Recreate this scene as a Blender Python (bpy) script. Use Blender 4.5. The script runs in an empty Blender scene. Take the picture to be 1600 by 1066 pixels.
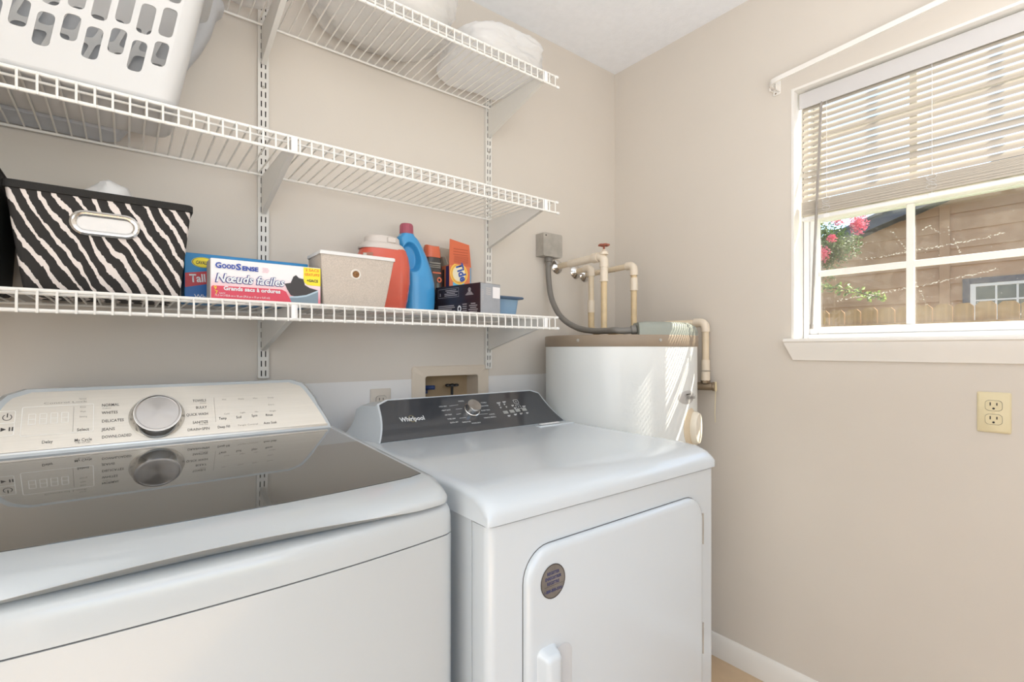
import bpy, bmesh, math, random
from mathutils import Vector as V, Matrix
random.seed(7)
PI = math.pi
C = bpy.context.scene.collection
S = bpy.context.scene

# ------------------------------------------------------------------ camera, sky, lights, exposure
FPX = 773.0
YAW = math.atan2(605.0, 773.0)
CAM = V((-1.784, -1.508, 1.172))
cd = bpy.data.cameras.new('camera')
cam = bpy.data.objects.new('camera', cd)
C.objects.link(cam)
cd.sensor_width = 36.0
cd.lens = 36.0 * FPX / 1600.0
cd.shift_y = 12.0 / 1600.0
cd.clip_start = 0.02
cam.location = CAM
cam.rotation_euler = (PI / 2, 0, -YAW)
S.camera = cam

S.view_settings.view_transform = 'Standard'
S.view_settings.look = 'None'
S.view_settings.gamma = 1.0
S.view_settings.use_curve_mapping = False
S.view_settings.exposure = 0.2

w = bpy.data.worlds.new('sky')
S.world = w
w.use_nodes = True
nt = w.node_tree
sky = nt.nodes.new('ShaderNodeTexSky')
sky.sky_type = 'NISHITA'
sky.sun_disc = False
sky.sun_elevation = math.radians(53)
sky.sun_rotation = math.radians(135)
sky.air_density = 1.0
sky.dust_density = 1.5
bgn = nt.nodes['Background']
nt.links.new(sky.outputs['Color'], bgn.inputs['Color'])
bgn.inputs['Strength'].default_value = 0.38


def lamp(name, typ, loc, energy, color, direction, size=None, size_y=None):
    ld = bpy.data.lights.new(name, typ)
    ld.energy = energy
    ld.color = color
    o = bpy.data.objects.new(name, ld)
    C.objects.link(o)
    o.location = loc
    o.rotation_euler = V(direction).to_track_quat('-Z', 'Y').to_euler()
    if typ == 'AREA':
        ld.shape = 'RECTANGLE'
        ld.size = size
        ld.size_y = size_y
    return o


SUN_DIR = (-1.0, 0.97, -1.8)
sun = lamp('sun', 'SUN', (4, -4, 8), 12.0, (1.0, 0.91, 0.78), SUN_DIR)
sun.data.angle = math.radians(0.3)
lamp('ceiling_fill', 'AREA', (-1.35, -2.0, 1.30), 25.5, (0.94, 0.975, 1.0), (0.12, 0.1, 1), 1.3, 1.0)  # added bounce fill aimed at the ceiling, no lamp stands here
lamp('side_fill', 'AREA', (-2.68, -1.75, 1.25), 15.0, (0.94, 0.975, 1.0), (1, 0.05, 0.0), 1.2, 1.9)  # added fill for the right wall, no source in the left wall
lamp('rear_fill', 'AREA', (-1.7, -2.66, 1.25), 0.6, (0.93, 0.97, 1.0), (0.08, 1, 0.0), 1.2, 1.9)  # added fill at the doorway, no hall lamp is built


# ------------------------------------------------------------------ helpers
def lin(c):
    out = []
    for v in c[:3]:
        v = v / 255.0
        out.append(v / 12.92 if v <= 0.04045 else ((v + 0.055) / 1.055) ** 2.4)
    return tuple(out) + (1.0,)


def mat(name, col, rough=0.5, metal=0.0, var=0.0, scale=6.0, bump=0.0, bscale=60.0, spec=0.5,
        coat=0.0, trans=0.0, alpha=1.0, stretch=None, subsurf=0.0):
    m = bpy.data.materials.new(name)
    m.use_nodes = True
    n = m.node_tree
    p = n.nodes['Principled BSDF']
    p.inputs['Base Color'].default_value = lin(col)
    p.inputs['Roughness'].default_value = rough
    p.inputs['Metallic'].default_value = metal
    p.inputs['Specular IOR Level'].default_value = spec
    p.inputs['Coat Weight'].default_value = coat
    p.inputs['Coat Roughness'].default_value = 0.06
    p.inputs['Transmission Weight'].default_value = trans
    p.inputs['Alpha'].default_value = alpha
    tc = n.nodes.new('ShaderNodeTexCoord')
    src = tc.outputs['Object']
    if stretch:
        mp = n.nodes.new('ShaderNodeMapping')
        mp.inputs['Scale'].default_value = stretch
        n.links.new(src, mp.inputs['Vector'])
        src = mp.outputs['Vector']
    if var > 0:
        t = n.nodes.new('ShaderNodeTexNoise')
        t.inputs['Scale'].default_value = scale
        t.inputs['Detail'].default_value = 5
        n.links.new(src, t.inputs['Vector'])
        r = n.nodes.new('ShaderNodeValToRGB')
        a = [max(0, c * (1 - var)) for c in lin(col)[:3]] + [1]
        b = [min(1, c * (1 + var)) for c in lin(col)[:3]] + [1]
        r.color_ramp.elements[0].position = 0.3
        r.color_ramp.elements[1].position = 0.7
        r.color_ramp.elements[0].color = a
        r.color_ramp.elements[1].color = b
        n.links.new(t.outputs['Fac'], r.inputs['Fac'])
        n.links.new(r.outputs['Color'], p.inputs['Base Color'])
    if bump > 0:
        t = n.nodes.new('ShaderNodeTexNoise')
        t.inputs['Scale'].default_value = bscale
        t.inputs['Detail'].default_value = 3
        n.links.new(src, t.inputs['Vector'])
        bp = n.nodes.new('ShaderNodeBump')
        bp.inputs['Strength'].default_value = bump
        bp.inputs['Distance'].default_value = 0.002
        n.links.new(t.outputs['Fac'], bp.inputs['Height'])
        n.links.new(bp.outputs['Normal'], p.inputs['Normal'])
    return m


def at(px, py, ax, val):
    """point of the plane coordinate[ax] = val seen at a pixel of the photograph"""
    F = V((math.sin(YAW), math.cos(YAW), 0))
    R = V((math.cos(YAW), -math.sin(YAW), 0))
    d = F + R * ((px - 800) / FPX) + V((0, 0, 1)) * ((545 - py) / FPX)
    return CAM + d * ((val - CAM[ax]) / d[ax])


def merge(bm, tmp):
    me = bpy.data.meshes.new('tmp')
    tmp.to_mesh(me)
    tmp.free()
    bm.from_mesh(me)
    bpy.data.meshes.remove(me)


def box(bm, x0, x1, y0, y1, z0, z1, bev=0.0, seg=2, sel=None, mi=0):
    t = bmesh.new()
    vs = [t.verts.new((x, y, z)) for x in (x0, x1) for y in (y0, y1) for z in (z0, z1)]
    for f in ((0, 1, 3, 2), (4, 6, 7, 5), (0, 4, 5, 1), (2, 3, 7, 6), (0, 2, 6, 4), (1, 5, 7, 3)):
        t.faces.new([vs[i] for i in f])
    bmesh.ops.recalc_face_normals(t, faces=t.faces)
    if bev > 0:
        es = [e for e in t.edges if sel is None or sel((e.verts[0].co + e.verts[1].co) / 2, (e.verts[0].co - e.verts[1].co).normalized())]
        bmesh.ops.bevel(t, geom=es, offset=bev, segments=seg, profile=0.5, affect='EDGES', clamp_overlap=True)
    for f in t.faces:
        f.material_index = mi
    merge(bm, t)
    return bm


def tube(bm, pts, r, seg=8, caps=True, mi=0):
    pts = [V(p) for p in pts]
    rs = r if isinstance(r, (list, tuple)) else [r] * len(pts)
    rings = []
    prev = None
    for i, p in enumerate(pts):
        a = pts[max(0, i - 1)]
        b = pts[min(len(pts) - 1, i + 1)]
        if 0 < i < len(pts) - 1:
            d = (pts[i] - a).normalized() + (b - pts[i]).normalized()
        else:
            d = b - a
        d.normalize()
        if prev is None:
            u = d.orthogonal().normalized()
        else:
            u = prev - d * prev.dot(d)
            u.normalize()
        prev = u
        v = d.cross(u)
        rings.append([p + (u * math.cos(2 * PI * k / seg) + v * math.sin(2 * PI * k / seg)) * rs[i] for k in range(seg)])
    return loft(bm, rings, caps, caps, mi=mi)


def loft(bm, rings, cap0=True, cap1=True, closed=True, mi=0):
    t = bmesh.new()
    rv = [[t.verts.new(p) for p in ring] for ring in rings]
    n = len(rings[0])
    for a, b in zip(rv, rv[1:]):
        for k in range(n if closed else n - 1):
            t.faces.new((a[k], a[(k + 1) % n], b[(k + 1) % n], b[k]))
    if cap0:
        t.faces.new(list(reversed(rv[0])))
    if cap1:
        t.faces.new(rv[-1])
    bmesh.ops.recalc_face_normals(t, faces=t.faces)
    for f in t.faces:
        f.material_index = mi
    merge(bm, t)
    return bm


def frame_of(axis):
    a = V(axis).normalized()
    u = V((1, 0, 0)) if abs(a.x) < 0.9 else V((0, 1, 0))
    u = (u - a * u.dot(a)).normalized()
    return a, u, a.cross(u)


def lathe(bm, prof, loc, axis=(0, 0, 1), seg=24, caps=True, mi=0):
    """prof: (radius, height) pairs along the axis"""
    a, u, v = frame_of(axis)
    loc = V(loc)
    rings = [[loc + a * h + (u * math.cos(2 * PI * k / seg) + v * math.sin(2 * PI * k / seg)) * max(r, 1e-4) for k in range(seg)] for r, h in prof]
    return loft(bm, rings, caps, caps, mi=mi)


def rrect(w, h, r, n=4, cx=0, cy=0):
    out = []
    for sx, sy, a0 in ((1, 1, 0), (-1, 1, PI / 2), (-1, -1, PI), (1, -1, 1.5 * PI)):
        for k in range(n + 1):
            a = a0 + PI / 2 * k / n
            out.append((cx + sx * (w / 2 - r) + r * math.cos(a), cy + sy * (h / 2 - r) + r * math.sin(a)))
    return out


class Face:
    """a flat face: origin o, unit vectors u (right), v (up); n points out"""
    def __init__(self, o, u, v):
        self.o = V(o)
        self.u = V(u).normalized()
        self.v = V(v).normalized()
        self.n = self.u.cross(self.v)

    def p(self, a, b, d=0.0):
        return self.o + self.u * a + self.v * b + self.n * d

    def uv(self, px, py):
        F = V((math.sin(YAW), math.cos(YAW), 0))
        R = V((math.cos(YAW), -math.sin(YAW), 0))
        d = F + R * ((px - 800) / FPX) + V((0, 0, 1)) * ((545 - py) / FPX)
        t = (self.o - CAM).dot(self.n) / d.dot(self.n)
        q = CAM + d * t - self.o
        return q.dot(self.u), q.dot(self.v)

    def poly(self, bm, pts, d=0.0006, depth=0.0, mi=0):
        top = [self.p(a, b, d) for a, b in pts]
        if depth <= 0:
            f = bm.faces.new([bm.verts.new(q) for q in top])
            f.material_index = mi
            f.normal_update()
            if f.normal.dot(self.n) < 0:
                f.normal_flip()
            return bm
        return loft(bm, [[self.p(a, b, d - depth) for a, b in pts], top], True, True, mi=mi)

    def rect(self, bm, a0, b0, a1, b1, d=0.0006, depth=0.0):
        return self.poly(bm, [(a0, b0), (a1, b0), (a1, b1), (a0, b1)], d, depth)

    def outline(self, bm, a0, b0, a1, b1, t, d=0.0006, r=0.003):
        w_, h_ = a1 - a0, b1 - b0
        cx, cy = (a0 + a1) / 2, (b0 + b1) / 2
        o_ = rrect(w_, h_, r, 3, cx, cy)
        i_ = rrect(w_ - 2 * t, h_ - 2 * t, max(r - t, 0.0003), 3, cx, cy)
        ov = [bm.verts.new(self.p(a, b, d)) for a, b in o_]
        iv = [bm.verts.new(self.p(a, b, d)) for a, b in i_]
        for k in range(len(ov)):
            bm.faces.new((ov[k], ov[(k + 1) % len(ov)], iv[(k + 1) % len(iv)], iv[k]))
        return bm

    def ring(self, bm, a, b, r0, r1, d=0.0006, ax=1.0, seg=24):
        ov = [bm.verts.new(self.p(a + ax * r1 * math.cos(2 * PI * k / seg), b + r1 * math.sin(2 * PI * k / seg), d)) for k in range(seg)]
        iv = [bm.verts.new(self.p(a + ax * r0 * math.cos(2 * PI * k / seg), b + r0 * math.sin(2 * PI * k / seg), d)) for k in range(seg)]
        for k in range(seg):
            bm.faces.new((ov[k], ov[(k + 1) % seg], iv[(k + 1) % seg], iv[k]))
        return bm

    def disc(self, bm, a, b, r, d=0.0006, ax=1.0, seg=24):
        return self.poly(bm, [(a + ax * r * math.cos(2 * PI * k / seg), b + r * math.sin(2 * PI * k / seg)) for k in range(seg)], d)

    def text(self, bm, s, a, b, size, d=0.0008, align='LEFT', sx=1.0, shear=0.0, bold=0.0, rot=0.0, mi=0, width=None):
        cu = bpy.data.curves.new('t', 'FONT')
        cu.body = s
        cu.size = size
        cu.align_x = align
        cu.shear = shear
        cu.offset = bold
        cu.resolution_u = 2
        o = bpy.data.objects.new('t', cu)
        C.objects.link(o)
        dg = bpy.context.evaluated_depsgraph_get()
        me = bpy.data.meshes.new_from_object(o.evaluated_get(dg))
        bpy.data.objects.remove(o)
        bpy.data.curves.remove(cu)
        if width and len(me.vertices):
            xs = [v.co.x for v in me.vertices]
            sx = width / max(1e-6, max(xs) - min(xs))
        ca, sa = math.cos(rot), math.sin(rot)
        for v in me.vertices:
            x, y = v.co.x * sx, v.co.y
            v.co = self.p(a + x * ca - y * sa, b + x * sa + y * ca, d)
        for q in me.polygons:
            q.material_index = mi
        bm.from_mesh(me)
        bpy.data.meshes.remove(me)
        return bm


def obj(name, bm, m, parent=None, smooth=40, kind=None, label=None):
    off = V((0, 0, 0))
    p = parent
    while p is not None:
        off += p.location
        p = p.parent
    if off.length:
        bmesh.ops.translate(bm, verts=bm.verts, vec=-off)
    me = bpy.data.meshes.new(name)
    bm.to_mesh(me)
    bm.free()
    for x in (m if isinstance(m, (list, tuple)) else [m]):
        me.materials.append(x)
    if smooth:
        for f in me.polygons:
            f.use_smooth = True
        me.set_sharp_from_angle(angle=math.radians(smooth))
    o = bpy.data.objects.new(name, me)
    C.objects.link(o)
    if parent is not None:
        o.parent = parent
    if kind:
        o['kind'] = kind
    if label:
        o['label'] = label
    return o


def dup(o, loc, parent=None, rot=None):
    c = o.copy()
    C.objects.link(c)
    c.location = loc
    if rot:
        c.rotation_euler = rot
    if parent is not None:
        c.parent = parent
    return c


def thing(name, label, cat, loc=(0, 0, 0), group=None):
    o = bpy.data.objects.new(name, None)
    o.empty_display_size = 0.05
    C.objects.link(o)
    o.location = loc
    o['label'] = label
    o['category'] = cat
    if group:
        o['group'] = group
    return o


def tag(o, label, cat, group=None):
    o['label'] = label
    o['category'] = cat
    if group:
        o['group'] = group
    return o


def struct(name, bm, m, smooth=0):
    return obj(name, bm, m, None, smooth, 'structure')


NB = bmesh.new


def arc(c, a, b, n=6):
    """quarter bend from c+a to c+b style corner: returns points from (corner+a) to (corner+b)"""
    c, a, b = V(c), V(a), V(b)
    o = c + a + b
    return [o - b * math.cos(PI / 2 * k / n) - a * math.sin(PI / 2 * k / n) for k in range(n + 1)]


# ------------------------------------------------------------------ materials
M = {}
M['wall'] = mat('beige_wall_paint', (214, 206, 196), 0.75, var=0.02, scale=2.5, bump=0.06, bscale=140, spec=0.25)
M['wall_white'] = mat('white_wall_paint', (228, 226, 224), 0.6, var=0.02, scale=3, bump=0.05, bscale=140, spec=0.3)
M['ceiling'] = mat('textured_ceiling_paint', (240, 242, 246), 0.9, var=0.02, scale=40, bump=0.5, bscale=110, spec=0.1)
M['trim'] = mat('white_trim_paint', (236, 232, 226), 0.4, var=0.015, scale=8)
M['floor'] = mat('tan_vinyl_floor', (205, 178, 145), 0.45, var=0.10, scale=9, bump=0.1, bscale=30)
M['wire'] = mat('white_coated_wire', (236, 233, 227), 0.35)
M['steel_white'] = mat('white_powder_coat', (222, 219, 213), 0.4)
M['slot'] = mat('painted_slot_shade', (48, 44, 40), 0.8)
M['plastic_white'] = mat('white_plastic', (240, 239, 238), 0.35)
M['enamel'] = mat('white_enamel', (206, 213, 218), 0.18, coat=0.5, var=0.006, scale=3)
M['enamel_w'] = mat('white_enamel_washer', (191, 196, 198), 0.2, coat=0.4, var=0.006, scale=3)
M['gap'] = mat('dark_seam', (98, 96, 94), 0.8)
M['gray_plastic'] = mat('grey_plastic', (150, 152, 150), 0.5)
M['stainless'] = mat('brushed_stainless', (222, 216, 205), 0.36, 0.5, var=0.03, scale=9, stretch=(1, 60, 60))
M['chrome'] = mat('polished_chrome', (222, 221, 219), 0.17, 1.0)
M['knob_face'] = mat('spun_metal', (176, 173, 170), 0.24, 1.0)
_n = M['knob_face'].node_tree
_t = _n.nodes.new('ShaderNodeTangent')
_t.direction_type = 'RADIAL'
_t.axis = 'Y'
_n.links.new(_t.outputs[0], _n.nodes['Principled BSDF'].inputs['Tangent'])
_n.nodes['Principled BSDF'].inputs['Anisotropic'].default_value = 0.85
M['ink'] = mat('dark_ink', (62, 58, 54), 0.6)
M['ink_faint'] = mat('faint_ink', (150, 144, 134), 0.6)
M['ink_pale'] = mat('pale_print', (252, 250, 244), 0.5)
M['white_ink'] = mat('white_print', (225, 228, 230), 0.5)
M['lid_glass'] = mat('smoked_lid_glass', (78, 77, 74), 0.03, spec=0.9, coat=0.9)
M['lid_glass'].node_tree.nodes['Principled BSDF'].inputs['Coat Roughness'].default_value = 0.02
M['console_black'] = mat('charcoal_gloss_panel', (62, 64, 68), 0.1, spec=0.6, coat=0.3)
M['gold'] = mat('gold_print', (196, 178, 110), 0.4)
M['tan_band'] = mat('taupe_painted_steel', (146, 130, 112), 0.5, var=0.06, scale=10)
M['heater_white'] = mat('heater_enamel', (226, 228, 226), 0.3, coat=0.2, var=0.01, scale=3)
M['cover_gray'] = mat('grey_green_plastic', (148, 152, 143), 0.5)
M['cpvc'] = mat('cream_cpvc', (222, 205, 178), 0.4, var=0.06, scale=25)
M['cpvc_fit'] = mat('cream_cpvc_fitting', (228, 215, 196), 0.4, var=0.03, scale=25)
M['cpvc_old'] = mat('yellowed_cpvc', (216, 192, 152), 0.45, var=0.1, scale=30)
M['conduit'] = mat('grey_flexible_conduit', (122, 118, 112), 0.5, var=0.05, scale=30)
M['galv'] = mat('galvanised_steel', (176, 171, 163), 0.5, 0.25, var=0.12, scale=30)
M['brass'] = mat('aged_brass', (142, 126, 106), 0.4, 0.7)
M['red_handle'] = mat('faded_red_handle', (160, 92, 74), 0.6)
M['ivory'] = mat('ivory_plastic', (222, 209, 172), 0.4)
M['ivory_gray'] = mat('grey_ivory_plastic', (205, 196, 184), 0.45)
M['almond'] = mat('almond_plastic', (216, 203, 186), 0.5, var=0.02, scale=10)
M['recess'] = mat('tan_recess_plastic', (176, 152, 120), 0.6, var=0.05, scale=8)
M['blue_valve'] = mat('blue_valve_handle', (40, 62, 110), 0.4)
M['black_valve'] = mat('black_iron_handle', (36, 34, 34), 0.5)
M['black'] = mat('black_plastic', (30, 29, 29), 0.5)
M['dark_fabric'] = mat('black_fabric', (40, 38, 36), 0.9, bump=0.3, bscale=500)
M['cloth'] = mat('white_cloth', (226, 224, 222), 0.9, var=0.03, scale=20, bump=0.3, bscale=60)
M['wood_tan'] = mat('brown_cardboard', (150, 104, 66), 0.8, var=0.1, scale=15)


def zebra():
    m = bpy.data.materials.new('zebra_print_fabric')
    m.use_nodes = True
    n = m.node_tree
    p = n.nodes['Principled BSDF']
    p.inputs['Roughness'].default_value = 0.85
    tc = n.nodes.new('ShaderNodeTexCoord')
    mp = n.nodes.new('ShaderNodeMapping')
    mp.inputs['Rotation'].default_value = (0, math.radians(47), 0)
    mp.inputs['Scale'].default_value = (1.0, 1.0, 0.55)
    n.links.new(tc.outputs['Object'], mp.inputs['Vector'])
    wv = n.nodes.new('ShaderNodeTexWave')
    wv.wave_type = 'BANDS'
    wv.bands_direction = 'X'
    wv.inputs['Scale'].default_value = 18.5
    wv.inputs['Distortion'].default_value = 5.5
    wv.inputs['Detail'].default_value = 5.0
    wv.inputs['Detail Scale'].default_value = 0.75
    wv.inputs['Detail Roughness'].default_value = 0.62
    n.links.new(mp.outputs['Vector'], wv.inputs['Vector'])
    ns = n.nodes.new('ShaderNodeTexNoise')
    ns.inputs['Scale'].default_value = 19
    n.links.new(tc.outputs['Object'], ns.inputs['Vector'])
    ma = n.nodes.new('ShaderNodeMath')
    ma.operation = 'MULTIPLY_ADD'
    ma.inputs[1].default_value = 0.9
    n.links.new(ns.outputs['Fac'], ma.inputs[0])
    n.links.new(wv.outputs['Fac'], ma.inputs[2])
    r = n.nodes.new('ShaderNodeValToRGB')
    e = r.color_ramp.elements
    e[0].position = 0.59
    e[1].position = 0.607
    e[0].color = lin((42, 39, 37))
    e[1].color = lin((222, 212, 206))
    mh = n.nodes.new('ShaderNodeMath')
    mh.operation = 'MULTIPLY'
    mh.inputs[1].default_value = 0.5
    n.links.new(ma.outputs[0], mh.inputs[0])
    n.links.new(mh.outputs[0], r.inputs['Fac'])
    n.links.new(r.outputs['Color'], p.inputs['Base Color'])
    return m


M['zebra'] = zebra()


def film(name, col, alpha, rough=0.2, tr=0.5, crinkle=0.0):
    """thin plastic film or frosted plastic: transparent + translucent/glossy"""
    m = bpy.data.materials.new(name)
    m.use_nodes = True
    n = m.node_tree
    out = n.nodes['Material Output']
    p = n.nodes['Principled BSDF']
    p.inputs['Base Color'].default_value = lin(col)
    p.inputs['Roughness'].default_value = rough
    if crinkle:
        tc = n.nodes.new('ShaderNodeTexCoord')
        vt = n.nodes.new('ShaderNodeTexVoronoi')
        vt.feature = 'DISTANCE_TO_EDGE'
        vt.inputs['Scale'].default_value = 7
        nz = n.nodes.new('ShaderNodeTexNoise')
        nz.inputs['Scale'].default_value = 4
        nz.inputs['Detail'].default_value = 4
        n.links.new(tc.outputs['Object'], nz.inputs['Vector'])
        n.links.new(nz.outputs['Color'], vt.inputs['Vector'])
        bp = n.nodes.new('ShaderNodeBump')
        bp.inputs['Strength'].default_value = crinkle
        bp.inputs['Distance'].default_value = 0.02
        n.links.new(vt.outputs['Distance'], bp.inputs['Height'])
        n.links.new(bp.outputs['Normal'], p.inputs['Normal'])
    t = n.nodes.new('ShaderNodeBsdfTranslucent')
    t.inputs['Color'].default_value = lin(col)
    mx = n.nodes.new('ShaderNodeMixShader')
    mx.inputs['Fac'].default_value = tr
    n.links.new(p.outputs[0], mx.inputs[1])
    n.links.new(t.outputs[0], mx.inputs[2])
    tp = n.nodes.new('ShaderNodeBsdfTransparent')
    m2 = n.nodes.new('ShaderNodeMixShader')
    m2.inputs['Fac'].default_value = alpha
    n.links.new(tp.outputs[0], m2.inputs[1])
    n.links.new(mx.outputs[0], m2.inputs[2])
    n.links.new(m2.outputs[0], out.inputs['Surface'])
    return m


M['film'] = film('clear_plastic_bag', (244, 243, 242), 0.45, 0.16, 0.5, 0.2)
M['bag_white'] = film('white_plastic_wrap', (246, 245, 244), 0.93, 0.30, 0.5, 0.10)
M['frosted'] = film('frosted_plastic', (226, 228, 232), 0.9, 0.3, 0.4)
M['slat'] = film('white_vinyl_slat', (206, 196, 182), 1.0, 0.4, 0.10)
M['leaf'] = film('green_leaf', (86, 112, 50), 1.0, 0.5, 0.35)
M['leaf_light'] = film('light_green_leaf', (150, 170, 84), 1.0, 0.5, 0.35)
M['flower'] = film('pink_blossom', (236, 116, 140), 1.0, 0.6, 0.3)


def glass_mat():
    """window glass: clear, a faint mirror and a film of dried dirt"""
    m = bpy.data.materials.new('dusty_window_glass')
    m.use_nodes = True
    n = m.node_tree
    out = n.nodes['Material Output']
    n.nodes.remove(n.nodes['Principled BSDF'])
    tp = n.nodes.new('ShaderNodeBsdfTransparent')
    tp.inputs['Color'].default_value = (0.95, 0.97, 0.96, 1)
    gl = n.nodes.new('ShaderNodeBsdfGlossy')
    gl.inputs['Roughness'].default_value = 0.02
    mx = n.nodes.new('ShaderNodeMixShader')
    mx.inputs['Fac'].default_value = 0.06
    n.links.new(tp.outputs[0], mx.inputs[1])
    n.links.new(gl.outputs[0], mx.inputs[2])
    tc = n.nodes.new('ShaderNodeTexCoord')
    ns = n.nodes.new('ShaderNodeTexNoise')
    ns.inputs['Scale'].default_value = 7
    ns.inputs['Detail'].default_value = 8
    ns.inputs['Roughness'].default_value = 0.7
    n.links.new(tc.outputs['Object'], ns.inputs['Vector'])
    r = n.nodes.new('ShaderNodeValToRGB')
    r.color_ramp.elements[0].position = 0.45
    r.color_ramp.elements[0].color = (0.02, 0.02, 0.02, 1)
    r.color_ramp.elements[1].position = 0.85
    r.color_ramp.elements[1].color = (0.12, 0.12, 0.12, 1)
    n.links.new(ns.outputs['Fac'], r.inputs['Fac'])
    df = n.nodes.new('ShaderNodeBsdfTranslucent')
    df.inputs['Color'].default_value = lin((225, 215, 200))
    m2 = n.nodes.new('ShaderNodeMixShader')
    n.links.new(r.outputs['Color'], m2.inputs['Fac'])
    n.links.new(mx.outputs[0], m2.inputs[1])
    n.links.new(df.outputs[0], m2.inputs[2])
    n.links.new(m2.outputs[0], out.inputs['Surface'])
    return m


M['glass'] = glass_mat()
M['smear'] = film('dried_water_marks', (240, 236, 228), 0.5, 0.8, 0.5)

# ------------------------------------------------------------------ room shell
XL, YR, ZC = -2.75, -2.72, 2.439
WY0, WY1, WZ0, WZ1 = -1.56, -0.772, 1.205, 2.05       # window opening in the right wall; unseen end narrowed to limit sunlight
WZT = 2.225                                           # top of the sash frame, raised unseen behind the head lining to admit sun
bm = NB()
hx0, hx1, hz0, hz1 = -0.985, -0.762, 0.90, 1.081      # hole for the washer supply box
for xa, xb in ((XL, hx0), (hx0, hx1), (hx1, 0.14)):
    for za, zb in ((0, hz0), (hz0, 1.07), (1.07, hz1), (hz1, ZC)):
        if xa == hx0 and hz0 <= za < hz1:
            continue
        box(bm, xa, xb, 0.0, 0.12, za, zb, mi=1 if zb <= 1.0701 else 0)
struct('wall_back', bm, [M['wall'], M['wall_white']])
bm = NB()
box(bm, 0, 0.14, YR, WY0, 0, ZC)
box(bm, 0, 0.14, WY1, 0.0, 0, ZC)
box(bm, 0, 0.14, WY0, WY1, 0, WZ0)
box(bm, 0, 0.071, WY0, WY1, WZ1, ZC)
box(bm, 0.071, 0.14, WY0, WY1, WZT, ZC)
struct('wall_right', bm, M['wall'])
bm = NB()
box(bm, XL - 0.12, XL, YR, 0.12, 0, ZC)
struct('wall_left', bm, M['wall'])
bm = NB()
box(bm, XL, -2.35, YR - 0.12, YR, 0, ZC)
box(bm, -1.05, 0.14, YR - 0.12, YR, 0, ZC)
box(bm, -2.35, -1.05, YR - 0.12, YR, 2.3, ZC)
struct('wall_front', bm, M['wall'])
bm = NB()
box(bm, XL - 0.12, 0.14, YR - 0.12, 0.12, -0.08, 0.0)
struct('floor', bm, M['floor'])
bm = NB()
box(bm, XL - 0.12, 0.14, YR - 0.12, 0.12, ZC, ZC + 0.1)
struct('ceiling', bm, M['ceiling'])
# baseboard along the right wall, moulded top
prof = [(0, 0), (-0.014, 0), (-0.014, 0.062), (-0.011, 0.070), (-0.0105, 0.074), (-0.006, 0.082), (0, 0.084)]
bm = NB()
loft(bm, [[V((x, y, z)) for x, z in prof] for y in (YR, -0.001)])
struct('baseboard_right', bm, M['trim'], 30)
prof = [(0, 0), (-0.012, 0), (-0.012, 0.006), (-0.008, 0.010), (0, 0.012)]

# ------------------------------------------------------------------ window
win = bpy.data.objects.new('window_1', None)
C.objects.link(win)
win.location = (0.07, -1.236, WZ0)
win['kind'] = 'structure'
bm = NB()                                              # painted jamb and head lining of the opening
box(bm, -0.0015, 0.072, WY1 - 0.006, WY1 + 0.003, WZ0 - 0.004, WZ1 + 0.003, 0.0005, 1)
box(bm, -0.0015, 0.072, WY0 - 0.003, WY0 + 0.006, WZ0 - 0.004, WZ1 + 0.003, 0.0005, 1)
box(bm, -0.0012, 0.0718, WY0 + 0.0058, WY1 - 0.0058, WZ1 - 0.006, WZ1 + 0.0025, 0.0005, 1)
obj('jamb', bm, M['trim'], win)
bm = NB()                                              # vinyl main frame
fy0, fy1 = WY0 + 0.006, WY1 - 0.006
box(bm, 0.072, 0.15, fy1 - 0.016, fy1, WZ0, WZT, 0.002, 1)
box(bm, 0.072, 0.15, fy0, fy0 + 0.016, WZ0, WZT, 0.002, 1)
box(bm, 0.0725, 0.149, fy0 + 0.0155, fy1 - 0.0155, WZT - 0.018, WZT - 0.002, 0.002, 1)
box(bm, 0.0725, 0.149, fy0 + 0.0155, fy1 - 0.0155, WZ0 + 0.0006, WZ0 + 0.016, 0.002, 1)
obj('window_frame', bm, M['plastic_white'], win)
gy1, gy0 = -0.820, -1.512


def sash(xa, xb, z0, z1, gz0, gz1):
    bm = NB()
    box(bm, xa, xb, gy1, fy1 - 0.016, z0, z1, 0.003, 1)
    box(bm, xa, xb, fy0 + 0.016, gy0, z0, z1, 0.003, 1)
    box(bm, xa, xb, gy0, gy1, z0, gz0, 0.003, 1)
    box(bm, xa, xb, gy0, gy1, gz1, z1, 0.003, 1)
    s = obj('sash', bm, M['plastic_white'], win)
    xm = (xa + xb) / 2
    for k in (1, 2):
        y = (-1.071, -1.348)[k - 1]
        bm = NB()
        box(bm, xm - 0.006, xm + 0.006, y - 0.010, y + 0.010, gz0, gz1, 0.002, 1)
        obj('muntin', bm, M['trim'], s)
    bm = NB()
    zm = (gz0 + gz1) / 2
    box(bm, xm - 0.0055, xm + 0.0055, gy0, gy1, zm - 0.010, zm + 0.010, 0.002, 1)
    obj('muntin', bm, M['trim'], s)
    bm = NB()
    box(bm, xm + 0.007, xm + 0.009, gy0 - 0.003, gy1 + 0.003, gz0 - 0.003, gz1 + 0.003)
    obj('glass_pane', bm, M['glass'], s, 0)
    return s


lower = sash(0.082, 0.110, WZ0 + 0.016, 1.645, 1.246, 1.612)
upper = sash(0.114, 0.142, 1.612, WZT - 0.018, 1.646, 2.172)
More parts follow.
